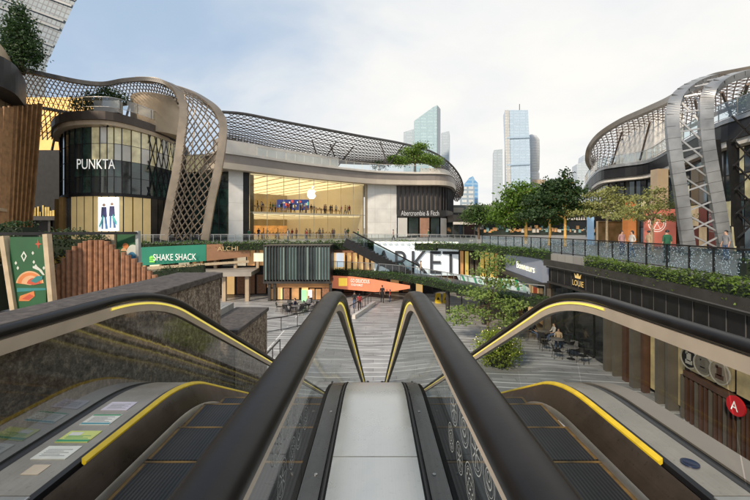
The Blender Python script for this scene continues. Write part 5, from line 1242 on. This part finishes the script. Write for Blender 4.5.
tree('roof_shrub', 'dark shrub on the right terrace under the lattice roof at the right edge', at(744, 118, 28), .6, .08, [(0, 0, .9, .9, .6, .7, 350), (.9, 0, .7, .7, .6, .6, 250)], .2, M_leafdark, None, 51)
# lattice roof and silver foot
t = thing('lattice_canopy', 'right hand lattice roof with curved outer rim and tall silver braced foot', 'canopy', (gx(700, 25.5), 25.5, PZ))
M_brownlat = mat('brown_lattice', (.2, .15, .12), .45, .4, .2, 1)
A = smoothpath([at(592, 169, 60), at(588, 160, 57), at(590, 148, 55), at(600, 135, 51), at(620, 122, 47), at(645, 111, 42), at(668, 101, 37), at(690, 89, 31), at(712, 79, 27.5), at(735, 74, 25.5), at(770, 68, 24), at(830, 60, 22)], 8)
B = smoothpath([at(594, 170, 63), at(603, 168, 66), at(616, 164, 66), at(634, 156, 63), at(655, 145, 60), at(675, 134, 55), at(700, 122, 50), at(720, 112, 46), at(745, 103, 42), at(770, 96, 40), at(800, 90, 38), at(850, 80, 34)], 8)
lattice(t, A, B, 40, 11, .06, (0, 0, .8), .16, lm=M_brownlat, edge=0)
na = len(A)
pr2 = [(-.3, -.3), (.3, -.3), (.3, .3), (-.3, .3)]
MB().sweep(A, pr2, sides=[B[i] - A[i] for i in range(na)]).build('rim', M_canopyband, t, True)
MB().tube(B, .28, 8).build('inner_beam', mat('dark_brown_beam', (.08, .06, .05), .45, .3, .2, 1), t, True)
m = MB()
for (q, z_) in (((735, 125, 32), (722, 92, 30)), ((735, 125, 32), (748, 84, 28)), ((702, 132, 40), (695, 100, 36)), ((610, 170, 56), (622, 132, 50)), ((640, 160, 50), (650, 122, 46))): m.tube([at(*q), at(*z_)], .12, 6)
m.each('roof_brace', M_brownlat, t)
La = smoothpath([at(689, 252, 25.6), at(685, 225, 25.5), at(681.5, 198, 25.4), at(676.5, 165, 25.2), at(673, 138, 25.2), at(672, 116, 25.3), at(676, 100, 25.6), at(688, 88, 26), at(708, 79, 26.5), at(732, 75, 26.8)], 8)
Lb = smoothpath([at(726, 252, 25), at(721, 225, 24.9), at(716.5, 198, 24.8), at(710.5, 165, 24.6), at(706.5, 138, 24.6), at(705.5, 112, 24.6), at(708, 95, 24.6), at(718, 84, 24.6), at(736, 76, 24.5), at(765, 70, 24.2)], 8)
nl_ = len(La); pr = [(-.36, -.22), (.36, -.22), (.36, .22), (-.36, .22)]
M_silverj = M_silver
for E in (La, Lb):
    MB().sweep(E, pr, sides=[(Lb[i] - La[i]) for i in range(nl_)]).build('foot_band', M_silverj, t)
    m = MB(); R_ = resample(E, 22)
    for i in range(1, 21):
        tt = (R_[i + 1] - R_[i - 1]).normalized() * .012
        m.sweep([R_[i] - tt, R_[i] + tt], [(-.362, -.222), (.362, -.222), (.362, .222), (-.362, .222)], sides=[Lb[min(i * 3, nl_ - 1)] - La[min(i * 3, nl_ - 1)]] * 2)
    m.each('joint_line', M_darkgrey, t)
RA, RB = resample(La, 13), resample(Lb, 13); m = MB()
for i in range(12):
    m.bar(RA[i], RB[i + 1], .1, .1); m.bar(RB[i], RA[i + 1], .1, .1)
m.build('cross_bracing', mat('steel_tube', (.42, .42, .42), .35, .6, .1, 2), t)

# ------------------------------------------------------------------ trees along the promenade and in the plaza
G = 'trees along the promenade'
tree('promenade_tree', 'broad bright green tree on the promenade, first of the large trees from the skyline gap', (gx(526, 44), 44, PZ), 3.2, .2, [(-2, 0, 3.6, 2.6, 2.2, 1.5, 1500), (1.2, 0, 4.6, 2.6, 2.2, 1.6, 1500), (-.6, 0, 5.8, 2.2, 2, 1.3, 1100), (2.8, 0, 3.4, 1.8, 1.8, 1.2, 800)], .34, leafmat('leaf_vivid', (.1, .2, .025)), M_barkgold, 61, G)
tree('promenade_tree', 'dark tiered tree with amber lit trunk right of the bright green tree', (gx(549, 40), 40, PZ), 3.0, .15, [(-1.4, 0, 3.2, 1.9, 1.8, .5, 700), (1, 0, 3.9, 2.0, 1.8, .5, 800), (-.6, 0, 4.8, 2.2, 1.8, .5, 800), (.6, 0, 5.7, 1.6, 1.4, .45, 500), (.2, 0, 6.5, 1, .9, .45, 280)], .3, M_leafdark, M_barkgold, 62, G)
tree('promenade_tree', 'tall dark tiered tree with pointed top beside the blue totem sign', (gx(565, 38), 38, PZ), 3.2, .15, [(-1.6, 0, 3.4, 1.9, 1.7, .45, 700), (1.5, 0, 3.8, 1.9, 1.7, .45, 800), (-.4, 0, 4.7, 2.2, 1.8, .45, 800), (.9, 0, 5.5, 1.5, 1.3, .4, 480), (.1, 0, 6.3, 1.1, 1, .4, 320), (.1, 0, 7.1, .5, .5, .5, 120)], .28, M_leafdark, M_barkgold, 63, G)
tree('promenade_tree', 'pale straw green tiered tree in front of the dark shop signs', (gx(607, 36), 36, PZ), 3.2, .13, [(-2.0, 0, 3.3, 1.7, 1.5, .16, 330), (1.5, 0, 3.6, 1.8, 1.6, .16, 360), (-.5, 0, 4.1, 2.2, 1.7, .16, 380), (1.0, 0, 4.6, 1.6, 1.3, .15, 280), (-.7, 0, 5.0, 1.3, 1.1, .14, 220), (.3, 0, 5.5, .9, .8, .14, 130)], .22, M_leafpale, M_barkpale, 64, G)
tree('promenade_tree', 'pale straw green tiered tree in front of the red mural panel', (gx(652, 30), 30, PZ), 3.0, .12, [(-2.2, 0, 2.8, 1.6, 1.4, .14, 300), (.9, 0, 2.7, 1.9, 1.5, .15, 340), (-.9, 0, 3.4, 1.9, 1.5, .15, 330), (1.2, 0, 3.7, 1.2, 1.1, .14, 220), (-.3, 0, 4.2, 1.5, 1.1, .14, 240), (.3, 0, 4.8, .9, .8, .13, 130)], .2, M_leafpale, M_barkpale, 65, G)
tree('promenade_tree', 'small round dark green tree left of the skyline towers near the store end', (gx(479, 62), 62, PZ), 2.4, .2, [(-1.2, 0, 3.6, 1.9, 1.6, 1.1, 700), (1.3, 0, 3.7, 1.9, 1.6, 1.1, 700), (0, 0, 4.8, 1.7, 1.5, 1, 600)], .34, M_leafmid, None, 66, G)
tree('plaza_tree', 'light airy green tree standing in the sunken plaza beside the awning', (gx(489, 26), 26, GZ), 2.9, .1, [(-1.32, 0.00, 2.11, 1.50, 1.23, 0.31, 308), (1.23, 0.00, 2.64, 1.41, 1.23, 0.35, 308), (-0.79, 0.00, 3.26, 1.32, 1.14, 0.31, 264), (0.79, 0.00, 4.05, 1.41, 1.14, 0.35, 264), (-0.18, 0.00, 4.93, 1.06, 0.88, 0.31, 176), (0.88, 0.00, 5.63, 0.97, 0.79, 0.26, 143), (1.50, 0.00, 1.50, 0.97, 0.88, 0.62, 220), (-0.35, 0.00, 6.07, 0.62, 0.53, 0.22, 66), (-2.11, 0.00, 1.50, 0.88, 0.88, 0.26, 121)], .2, leafmat('leaf_plaza', (.2, .3, .08), .35), M_bark, 67)
t = thing('round_bush', 'round clipped bush dotted with tiny lights in the plaza', 'bush', (gx(498, 21.6), 21.6, GZ))
m = MB(); blob(m, (gx(498, 21.6), 21.6, GZ + 1.0), (1.35, 1.3, 1.05), 4200, .13, random.Random(71)); m.build('leaves', leafmat('leaf_bush', (.2, .28, .03)), t)
MB().lathe([(.5, GZ), (.75, GZ + .6), (.6, GZ + 1.2), (.2, GZ + 1.5)], gx(498, 21.6), 21.6, 14).build('bush_core', M_core, t)
m = MB(); r = random.Random(72)
for i in range(24):
    a_ = r.uniform(0, 6.28); e = r.uniform(-.1, 1.3); rr_ = 1.38
    m.lathe([(.017, -.017), (.017, .017)], 0, 0, 4); 
    c0 = Vector((gx(498, 21.6) + rr_ * math.cos(a_) * math.cos(e), 21.6 + rr_ * math.sin(a_) * math.cos(e), GZ + 1.0 + 1.1 * math.sin(e)))
    for q in range(8): j = len(m.v) - 8 + q; m.v[j] = tuple(Vector(m.v[j]) + c0)
m.build('tiny_lights', mat('fairy_light', (1, .85, .4), .5, 0, .01, 1, 0, 1.6, (1, .82, .4)), t)

# ------------------------------------------------------------------ skyline
def tower(name, label, foot, Y, crown, mt, dep=30, extra=None):
    """outline in photo pixels at distance Y, extruded away"""
    t = thing(name, label, 'tower', (gx(sum(p[0] for p in foot) / len(foot), Y), Y, PZ), 'distant skyline towers')
    q = [at(p[0], p[1], Y) for p in foot]; o = Vector((dep * .25, dep, 0)); n = len(q)
    MB().add(q + [p + o for p in q], [tuple(range(n)), tuple(range(2 * n - 1, n - 1, -1))] + [(i, n + i, n + (i + 1) % n, (i + 1) % n) for i in range(n)]).build('wall', mt, t)
    return t
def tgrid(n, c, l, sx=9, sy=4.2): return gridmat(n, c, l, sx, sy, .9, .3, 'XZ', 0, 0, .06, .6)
TG1 = tgrid('tower_teal', (.46, .6, .64), (.4, .54, .59)); TG2 = tgrid('tower_blue', (.5, .62, .74), (.45, .57, .69)); TG3 = tgrid('tower_grey', (.53, .59, .64), (.47, .54, .59)); TG4 = tgrid('tower_pale', (.6, .6, .58), (.5, .52, .53)); TG5 = tgrid('tower_azure', (.16, .36, .62), (.3, .48, .66))  # pale low-contrast tones paint distance haze onto the towers
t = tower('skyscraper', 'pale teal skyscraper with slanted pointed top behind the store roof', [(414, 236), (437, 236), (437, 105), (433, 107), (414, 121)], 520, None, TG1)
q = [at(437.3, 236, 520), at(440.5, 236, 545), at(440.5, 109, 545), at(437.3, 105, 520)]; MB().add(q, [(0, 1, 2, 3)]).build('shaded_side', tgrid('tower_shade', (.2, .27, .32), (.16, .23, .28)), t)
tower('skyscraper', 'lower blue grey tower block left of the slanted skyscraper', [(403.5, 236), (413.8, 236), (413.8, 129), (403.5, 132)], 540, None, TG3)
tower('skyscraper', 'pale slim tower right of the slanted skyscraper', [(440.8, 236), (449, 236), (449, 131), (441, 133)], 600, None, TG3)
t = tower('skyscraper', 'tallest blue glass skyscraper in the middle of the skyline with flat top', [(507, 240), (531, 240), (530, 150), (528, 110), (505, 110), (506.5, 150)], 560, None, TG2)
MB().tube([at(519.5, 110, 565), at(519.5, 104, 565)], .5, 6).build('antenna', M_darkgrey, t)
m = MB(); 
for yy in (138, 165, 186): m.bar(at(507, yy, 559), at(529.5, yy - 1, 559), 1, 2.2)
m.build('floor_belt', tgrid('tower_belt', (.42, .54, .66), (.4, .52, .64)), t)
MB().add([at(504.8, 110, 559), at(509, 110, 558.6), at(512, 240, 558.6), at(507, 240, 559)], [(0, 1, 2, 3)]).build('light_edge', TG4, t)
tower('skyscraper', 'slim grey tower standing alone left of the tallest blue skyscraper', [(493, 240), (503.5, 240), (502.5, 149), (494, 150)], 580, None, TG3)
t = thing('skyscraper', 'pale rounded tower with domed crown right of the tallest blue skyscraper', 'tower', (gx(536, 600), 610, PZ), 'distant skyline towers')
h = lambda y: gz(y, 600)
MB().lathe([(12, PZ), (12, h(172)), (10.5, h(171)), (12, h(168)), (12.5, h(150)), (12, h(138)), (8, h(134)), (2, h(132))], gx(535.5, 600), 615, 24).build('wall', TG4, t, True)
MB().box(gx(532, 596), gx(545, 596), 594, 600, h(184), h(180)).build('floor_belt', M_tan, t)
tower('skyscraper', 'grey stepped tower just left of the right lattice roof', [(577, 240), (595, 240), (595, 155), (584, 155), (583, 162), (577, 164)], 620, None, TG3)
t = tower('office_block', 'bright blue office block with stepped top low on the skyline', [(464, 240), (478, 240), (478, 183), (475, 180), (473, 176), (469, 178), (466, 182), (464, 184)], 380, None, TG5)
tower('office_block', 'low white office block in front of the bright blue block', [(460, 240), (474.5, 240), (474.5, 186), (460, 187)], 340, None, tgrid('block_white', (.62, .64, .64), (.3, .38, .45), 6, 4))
# low buildings behind the promenade
t = thing('low_building', 'long low beige building with dark glass ground floor behind the promenade trees', 'building', (gx(520, 100), 104, PZ))
MB().box(gx(452, 100), gx(640, 100), 100, 115, PZ, gz(205, 100)).build('wall', gridmat('beige_facade', (.5, .45, .34), (.16, .18, .16), 4, 2.4, .35, .5, 'XZ', off=.0), t)
MB().box(gx(450, 99), gx(640, 99), 96, 99.8, gz(220, 99), gz(213, 99)).build('canopy', M_darkgrey, t)
MB().box(gx(452, 99), gx(640, 99), 99.2, 99.9, PZ, gz(221, 99)).build('shop_window', mat('dark_green_shop', (.03, .04, .035), .2, 0, .5, .3), t)
m = MB(); r = random.Random(9)
for i in range(60):
    x = gx(462 + i * 2.2, 99); z = r.uniform(.2, 1.4); m.box(x, x + r.uniform(.3, .9), 99, 99.15, z, z + r.uniform(.3, 1.2), r.randint(0, 2))
for i in range(44): x = gx(492 + i * 2.4, 95.9); m.add([(x, 95.95, gz(220, 96)), (x + .5, 95.95, gz(220, 96)), (x + .25, 95.95, gz(216.5, 96))], [(0, 1, 2)], 1)
m.build('shop_display', [M_litdim, M_offwhite, mat('teal_display', (.2, .35, .36), .5, 0, .2, 1, 0, .1)], t)
t = thing('cafe_pavilion', 'dark flat roofed pavilion with pale valance right of the store end', 'pavilion', (gx(459, 70), 72, PZ))
MB().box(gx(452, 70), gx(475, 70), 69, 76, gz(222, 70), gz(215, 70)).build('roof', M_darkgrey, t)
MB().box(gx(452, 70), gx(475, 70), 68.9, 69.0, gz(224.5, 70), gz(222, 70)).build('valance', M_offwhite, t)
m = MB(); 
for px in (453, 463, 474): m.box(gx(px, 69.5), gx(px, 69.5) + .2, 69.4, 69.6, PZ, gz(222, 70))
m.each('post', M_darkgrey, t)
MB().box(gx(452, 74), gx(475, 74), 74, 75, PZ, gz(223, 74)).build('shop_window', M_facglass, t)
# ------------------------------------------------------------------ people
def skinned(joints, edges, radii, root, sub=1):
    me = bpy.data.meshes.new('figure'); me.from_pydata(joints, edges, [])
    o = bpy.data.objects.new('figure', me); col.objects.link(o)
    sk = o.modifiers.new('Skin', 'SKIN')
    for i, rr_ in enumerate(radii):
        d = me.skin_vertices[0].data[i]; d.radius = (rr_, rr_) if not isinstance(rr_, tuple) else rr_; d.use_root = (i == root)
    sk.use_smooth_shade = True
    s2 = o.modifiers.new('Subdivision', 'SUBSURF'); s2.levels = sub; s2.render_levels = sub
    bpy.context.view_layer.update(); dg = bpy.context.evaluated_depsgraph_get()
    out = bpy.data.meshes.new_from_object(o.evaluated_get(dg)); bpy.data.objects.remove(o); bpy.data.meshes.remove(me)
    return out
def body(pose='stand'):
    J, E, Rr = [], [], []
    def j(p, r, par=None):
        J.append(p); Rr.append(r)
        if par is not None: E.append((par, len(J) - 1))
        return len(J) - 1
    sit = pose == 'sit'; dz = -.45 if sit else 0
    pel = j((0, 0, .94 + dz), (.15, .11)); sp_ = j((0, .0, 1.14 + dz), (.13, .1), pel); ch = j((0, 0, 1.34 + dz), (.155, .11), sp_); nk = j((0, -.005, 1.48 + dz), .055, ch)
    hd = j((0, -.02, 1.57 + dz), (.075, .088), nk); ht = j((0, -.01, 1.68 + dz), (.07, .082), hd); j((0, -.105, 1.575 + dz), .018, hd)
    st = {'stand': 0, 'walk': .17, 'sit': 0}[pose]
    for s in (-1, 1):
        sh = j((s * .17, 0, 1.41 + dz), .058, ch); sw = s * st * .7
        if sit: el = j((s * .22, -.08, 1.16 + dz), .043, sh); wr = j((s * .16, -.3, 1.06 + dz), .032, el); hn = j((s * .14, -.37, 1.05 + dz), (.035, .018), wr); fd = Vector((-.05 * s, -1, -.25))
        else: el = j((s * .22, .03 + sw * .4, 1.15), .043, sh); wr = j((s * .235, -.05 - sw * .5 + st * .1, .92), .031, el); hn = j((s * .24, -.07 - sw * .6, .85), (.02, .036), wr); fd = Vector((0, -.15, -1))
        fd.normalize(); base = Vector(J[hn])
        for k, ln in enumerate((.065, .078, .082, .075)):
            o_ = (k - 1.5) * .019; sdv = Vector((1, 0, 0)) if sit else Vector((0, 1, 0))
            a = j(tuple(base + sdv * o_ + fd * .045), .009, hn); j(tuple(base + sdv * o_ * 1.1 + fd * (.045 + ln * .6) + Vector((0, -.008, -.006))), .0075, a)
        th = j(tuple(base + (Vector((-.035 * s, -.01, 0)) if sit else Vector((-.012 * s, -.035, -.005)))), .01, hn); j(tuple(Vector(J[th]) + fd * .03), .008, th)
        hp = j((s * .095, 0, .88 + dz), .092, pel)
        if sit: kn = j((s * .12, -.42, .47), .062, hp); an = j((s * .12, -.4, .09), .043, kn); fx = -.4
        else: kn = j((s * .1, -.02 - s * st * .9, .49), .06, hp); an = j((s * .1, .02 - s * st * 1.3, .09 + (.05 if s < 0 and st else 0)), .042, kn); fx = J[an][1]
        ft = j((s * .105, fx - .06, .045), .042, an); j((s * .11, fx - .17, .035), .034, ft)
    return skinned(J, E, Rr, pel), dz
BODIES = {k: body(k) for k in ('stand', 'walk', 'sit')}
M_skin = mat('skin', (.42, .25, .17), .55, 0, .08, 6); M_shoe = mat('shoes', (.03, .03, .03), .5, 0, .2, 6); M_hair = mat('hair_black', (.012, .01, .01), .5, 0, .2, 20)
CL = {'black': (.015, .015, .018), 'red': (.3, .03, .03), 'green': (.015, .1, .05), 'white': (.5, .48, .45), 'grey': (.2, .2, .21), 'navy': (.02, .03, .09), 'denim': (.07, .11, .2), 'tan': (.38, .28, .18), 'blue': (.07, .12, .22), 'pink': (.34, .2, .2)}
CM = {}
def cloth(c): return mat('cloth_' + c, CL[c], .8, 0, .2, 5, .1)
HEAD = {}
def person(label, loc, rz, pose, top, bottom, scale=1.0, group=None, hair='short'):
    key = (pose, top, bottom); t = thing('person', label, 'person', loc, group); t.rotation_euler = (0, 0, rz); t.scale = (scale,) * 3
    if key not in CM:
        src, dz = BODIES[pose]; me = src.copy(); me.name = 'body'; me.materials.clear()
        for m_ in (M_skin, cloth(top), cloth(bottom), M_shoe): me.materials.append(m_)
        idx = []
        for p in me.polygons:
            c = p.center; z = c.z - dz; ax = abs(c.x)
            if pose == 'sit':
                if z > 1.46: k = 0
                elif c.y < -.3 and z > 1.35 - dz * 0 - .3 and c.z > .53: k = 0
                elif c.z < .1: k = 3
                elif z > .98: k = 1
                else: k = 2
                if c.y < -.2 and c.z > .56: k = 0
            else:
                if z > 1.46: k = 0
                elif ax > .185 and z < 1.1: k = 0
                elif z < .09: k = 3
                elif z > .93 or ax > .185: k = 1
                else: k = 2
            idx.append(k)
        me.polygons.foreach_set('material_index', idx); CM[key] = me
    b = bpy.data.objects.new('body', CM[key]); col.objects.link(b); b.parent = t
    dz = BODIES[pose][1]; hk = (hair, dz)
    if hk not in HEAD:
        m = MB(); vs = []; n = 12; rows = 6; lo = .15 if hair == 'short' else -.9
        for i in range(rows + 1):
            ph = math.pi / 2 * (1 - i / rows * (1.15 if hair == 'short' else 1.55))
            for q in range(n):
                a = 2 * math.pi * q / n; fr = math.sin(a) < -.4
                ph2 = max(ph, .35) if fr else ph
                vs.append((.088 * math.cos(ph2) * math.cos(a), .012 + .102 * math.cos(ph2) * math.sin(a), 1.625 + dz + .108 * math.sin(ph2) - (.0 if hair == 'short' or fr else .09 * max(0, -math.sin(ph) + .0) * 1.4)))
        m.add(vs, [(i * n + q, i * n + (q + 1) % n, (i + 1) * n + (q + 1) % n, (i + 1) * n + q) for i in range(rows) for q in range(n)])
        o = m.build('hair', M_hair, t, True); HEAD[hk] = o.data; o.location = (0, 0, 0)
    else:
        o = bpy.data.objects.new('hair', HEAD[hk]); col.objects.link(o); o.parent = t
    return t
FACE, AWAY, LEFT, RIGHT = 0, math.pi, -math.pi / 2, math.pi / 2
person('person in black walking away across the plaza below the orange banner', (gx(382, 41), 39.6, GZ), AWAY, 'walk', 'black', 'black', 1.08)
person('small person in dark red standing beside the walker in black', (gx(389.5, 41), 40, GZ), LEFT, 'stand', 'red', 'navy', .78, None, 'long')
person('person in red top with dark trousers beside the pale kerb on the plaza', (gx(359.5, 35.5), 35.5, GZ), AWAY, 'walk', 'red', 'black', .98, None, 'long')
person('person in black shirt standing just left of the red topped walker', (gx(354.5, 36.6), 36.6, GZ), AWAY, 'stand', 'black', 'denim', .98)
person('person in green shirt standing behind the sparkling railing', (gx(667, 20), 20, PZ), AWAY, 'stand', 'green', 'black', 1.02)
person('person in white top walking past the red mural panel', (gx(632, 23), 23, PZ), LEFT, 'walk', 'white', 'denim', .98, None, 'long')
person('person in tan top walking on the promenade below the pale straw tree', (gx(649, 24), 24, PZ), RIGHT, 'walk', 'tan', 'grey', .98)
person('person in pink top beside the orange stone column on the promenade', (gx(622, 25.5), 25.5, PZ), FACE, 'stand', 'pink', 'navy', .97, None, 'long')
person('person in grey shirt at the foot of the silver lattice leg', (gx(726, 21.5), 21.5, PZ), LEFT, 'stand', 'grey', 'denim', 1.0)
r = random.Random(33); tops = ['black', 'white', 'red', 'blue', 'grey', 'navy', 'pink', 'tan', 'green']
for i in range(26):
    u = .03 + .94 * (i + r.uniform(-.3, .3)) / 26; p = L0.lerp(R0, u) + nrm * r.uniform(1.6, 4.5)
    person('tiny shopper on the upper floor of the lit store', (p.x, p.y, ZM + .36), r.uniform(0, 6.28), r.choice(['stand', 'walk']), r.choice(tops), r.choice(['black', 'denim', 'navy', 'grey']), r.uniform(.95, 1.05), 'shoppers on the upper store floor')
for i in range(16):
    u = .04 + .92 * (i + r.uniform(-.3, .3)) / 16; p = L0.lerp(R0, u) + nrm * r.uniform(1, 5)
    person('tiny shopper on the ground floor of the lit store', (p.x, p.y, PZ + .07), r.uniform(0, 6.28), r.choice(['stand', 'walk']), r.choice(tops), r.choice(['black', 'denim', 'navy', 'grey']), r.uniform(.95, 1.05), 'shoppers on the ground store floor')
for i in range(7):
    px = 252 + i * 29 + r.uniform(-10, 10); Yp = 47.5 + r.uniform(0, 3)
    person('tiny passer-by on the far promenade behind the grey railing', (gx(px, Yp), Yp, PZ), r.choice([LEFT, RIGHT, AWAY]), r.choice(['walk', 'stand']), r.choice(tops), r.choice(['black', 'denim', 'grey']), r.uniform(.95, 1.05), 'passers-by on the far promenade')
person('person with light shirt on the lower walkway beside the far escalator foot', (gx(421, 38.4), 38.6, zwk(16) + .01), LEFT, 'stand', 'tan', 'grey', 1.0)

# ------------------------------------------------------------------ plaza furniture
M_chair = mat('chair_black', (.02, .02, .022), .45, .1, .2, 5); M_tabletop = mat('table_grey', (.16, .15, .14), .4, 0, .2, 5)
def cafe_table(label, x, y):
    t = thing('cafe_table', label, 'table', (x, y, GZ), 'cafe tables in the plaza')
    MB().lathe([(.42, GZ + .72), (.44, GZ + .735), (.42, GZ + .75)], x, y, 20).build('tabletop', M_tabletop, t, True)
    MB().lathe([(.03, GZ + .03), (.03, GZ + .719)], x, y, 8).build('stem', M_chair, t); MB().lathe([(.24, GZ + .002), (.23, GZ + .02), (.03, GZ + .035)], x, y, 16).build('base', M_chair, t)
CH = None
def chair(label, x, y, rz, group):
    global CH
    if CH is None:
        CH = thing('cafe_chair', label, 'chair', (x, y, GZ), group)
        def add(mb, n): o = mb.build(n, M_chair, CH); o.location = (0, 0, 0)
        add(MB().box(-.22, .22, -.22, .22, .43, .465), 'seat'); add(MB().add([(-.22, .2, .55), (.22, .2, .55), (.21, .29, .86), (-.21, .29, .86), (-.22, .225, .55), (.22, .225, .55), (.21, .315, .86), (-.21, .315, .86)], [(3, 2, 1, 0), (4, 5, 6, 7), (0, 1, 5, 4), (1, 2, 6, 5), (2, 3, 7, 6), (3, 0, 4, 7)]), 'backrest')
        for sx in (-.19, .19):
            add(MB().tube([(sx, -.19, .43), (sx * 1.1, -.22, 0)], .014, 6), 'leg'); add(MB().tube([(sx, .26, .75), (sx, .2, .45), (sx * 1.1, .25, 0)], .014, 6), 'leg')
        CH.rotation_euler = (0, 0, rz); return CH
    return dup(CH, (x, y, GZ), rz, label)
spots = [(543, 26.2), (557, 24.2), (574, 26), (571, 22.6)]
for i, (px, Yt) in enumerate(spots):
    x = gx(px, Yt); cafe_table(['round cafe table with two seated people, farthest left on the right plaza', 'round cafe table with a seated person in tan in mid plaza', 'round cafe table near the black shop row', 'round cafe table nearest the right escalator'][i], x, Yt)
    for k in range(3):
        a = k * 2.1 + i; cx_, cy_ = x + .78 * math.cos(a), Yt + .78 * math.sin(a); rz = math.atan2(math.cos(a), -math.sin(a)) + 0
        rz = a - math.pi / 2
        chair('black cafe chair at a round table on the right side of the plaza', cx_, cy_, rz, 'black cafe chairs in the plaza')
        if (i, k) in ((0, 0), (0, 1), (1, 0)):
            person({(0, 0): 'person in white sitting at the farthest plaza table', (0, 1): 'person in black sitting at the farthest plaza table', (1, 0): 'person in tan sitting at the mid plaza table'}[(i, k)], (cx_, cy_, GZ), rz, 'sit', {(0, 0): 'white', (0, 1): 'black', (1, 0): 'tan'}[(i, k)], 'denim')
for i, (px, Yt) in enumerate([(287, 35.5), (296, 34.5), (306, 35.8), (314, 37)]):
    x = gx(px, Yt); cafe_table(['round cafe table first from the left under the glass box', 'round cafe table second from the left under the glass box', 'round cafe table in front of the green lit screen', 'round cafe table nearest the orange banner'][i], x, Yt)
    for k in range(4):
        a = k * 1.57 + i * .7; chair('black cafe chair in the seating group under the glass box', x + .75 * math.cos(a), Yt + .75 * math.sin(a), a - math.pi / 2, '')
    if i in (0, 2): person(['person in navy seated under the glass box left of the screens', '', 'person in grey seated in front of the green lit screen'][i], (x + .75 * math.cos(i * .7), Yt + .75 * math.sin(i * .7), GZ), i * .7 - math.pi / 2, 'sit', ['navy', '', 'grey'][i], 'black')
for o in sc.objects:
    if o.get('group') == '': del o['group']
    if str(o.get('label', '')).startswith('black cafe chair in the seating group'): o['group'] = 'black cafe chairs under the glass box'
    if str(o.get('label', '')).startswith('black cafe chair at a round'): o['group'] = 'black cafe chairs in the plaza'
# yellow caution boards
for i, px in enumerate((438, 445.5)):
    p = Vector((gx(px, 39.5), 39.5, GZ)); s_ = thing('caution_board', ['yellow folding caution board, left one of the pair near the tree', 'yellow folding caution board, right one of the pair near the tree'][i], 'board', p, 'yellow caution boards')
    m = MB(); m.add([(p.x - .3, p.y - .25, GZ), (p.x + .3, p.y - .25, GZ), (p.x + .26, p.y, GZ + 1.05), (p.x - .26, p.y, GZ + 1.05)], [(0, 1, 2, 3)]); m.build('front_panel', M_yellow, s_)
    m = MB(); m.add([(p.x - .3, p.y + .25, GZ), (p.x + .3, p.y + .25, GZ), (p.x + .26, p.y + .01, GZ + 1.05), (p.x - .26, p.y + .01, GZ + 1.05)], [(0, 1, 2, 3)]); m.build('back_panel', M_yellow, s_)
    g = MB(); g.add([(p.x - .16, p.y - .175, GZ + .36), (p.x + .16, p.y - .175, GZ + .36), (p.x, p.y - .095, GZ + .7)], [(0, 1, 2)]); g.build('warning_triangle', M_black, s_)
# railings and kerbs in the plaza
def zr(px, Yp): return Vector((gx(px, Yp), Yp, GZ))
pathrail('plaza_railing', 'black railing on a pale kerb leading to the far plaza shops', [zr(350, 33), zr(362, 36), zr(371, 39)], 1.05, M_black, M_black, None, .9)
tag(MB().sweep([zr(352, 32.6), zr(364, 35.8), zr(373, 38.8)], [(0, 0), (.3, 0), (.3, .35), (0, .35)]).build('pale_kerb', M_offwhite), 'pale stone kerb beside the black plaza railing', 'kerb')
pathrail('plaza_railing', 'black railing beside the steps at the lower left of the plaza', [zr(262, 28), zr(285, 29), zr(312, 31)], 1.05, M_black, M_black, None, 1.4)
pathrail('plaza_railing', 'short sloping black railing next to the lower granite wall', [Vector((gx(264, 20), 20, GZ)), Vector((gx(280, 23), 23, GZ))], 1.05, M_black, M_black, None, 1.2)
pathrail('plaza_railing', 'grey railing right of the plaza walkers near the yellow boards', [zr(418, 37.5), zr(428, 35), zr(434, 32)], 1.0, M_darkgrey, M_darkgrey, None, .9)
tag(MB().sweep([zr(416, 37.3), zr(426, 34.8), zr(432, 31.8)], [(0, 0), (.35, 0), (.35, .4), (0, .4)]).build('pale_kerb', M_offwhite), 'curved pale stone kerb beside the grey plaza railing', 'kerb')
# low planted bed and boulders on the right plaza
t = thing('planter_bed', 'dark round planter bed with low shrubs between the plaza tables', 'planter', (gx(583, 24.2), 24.2, GZ))
MB().lathe([(.95, GZ), (1.0, GZ + .3), (.9, GZ + .32), (.86, GZ + .26)], gx(585, 24.4), 24.4, 20).build('planter_rim', M_darkgrey, t, True)
m = MB(); blob(m, (gx(585, 24.4), 24.4, GZ + .45), (.85, .85, .3), 700, .12, random.Random(5)); m.build('shrubs', M_leafdark, t)
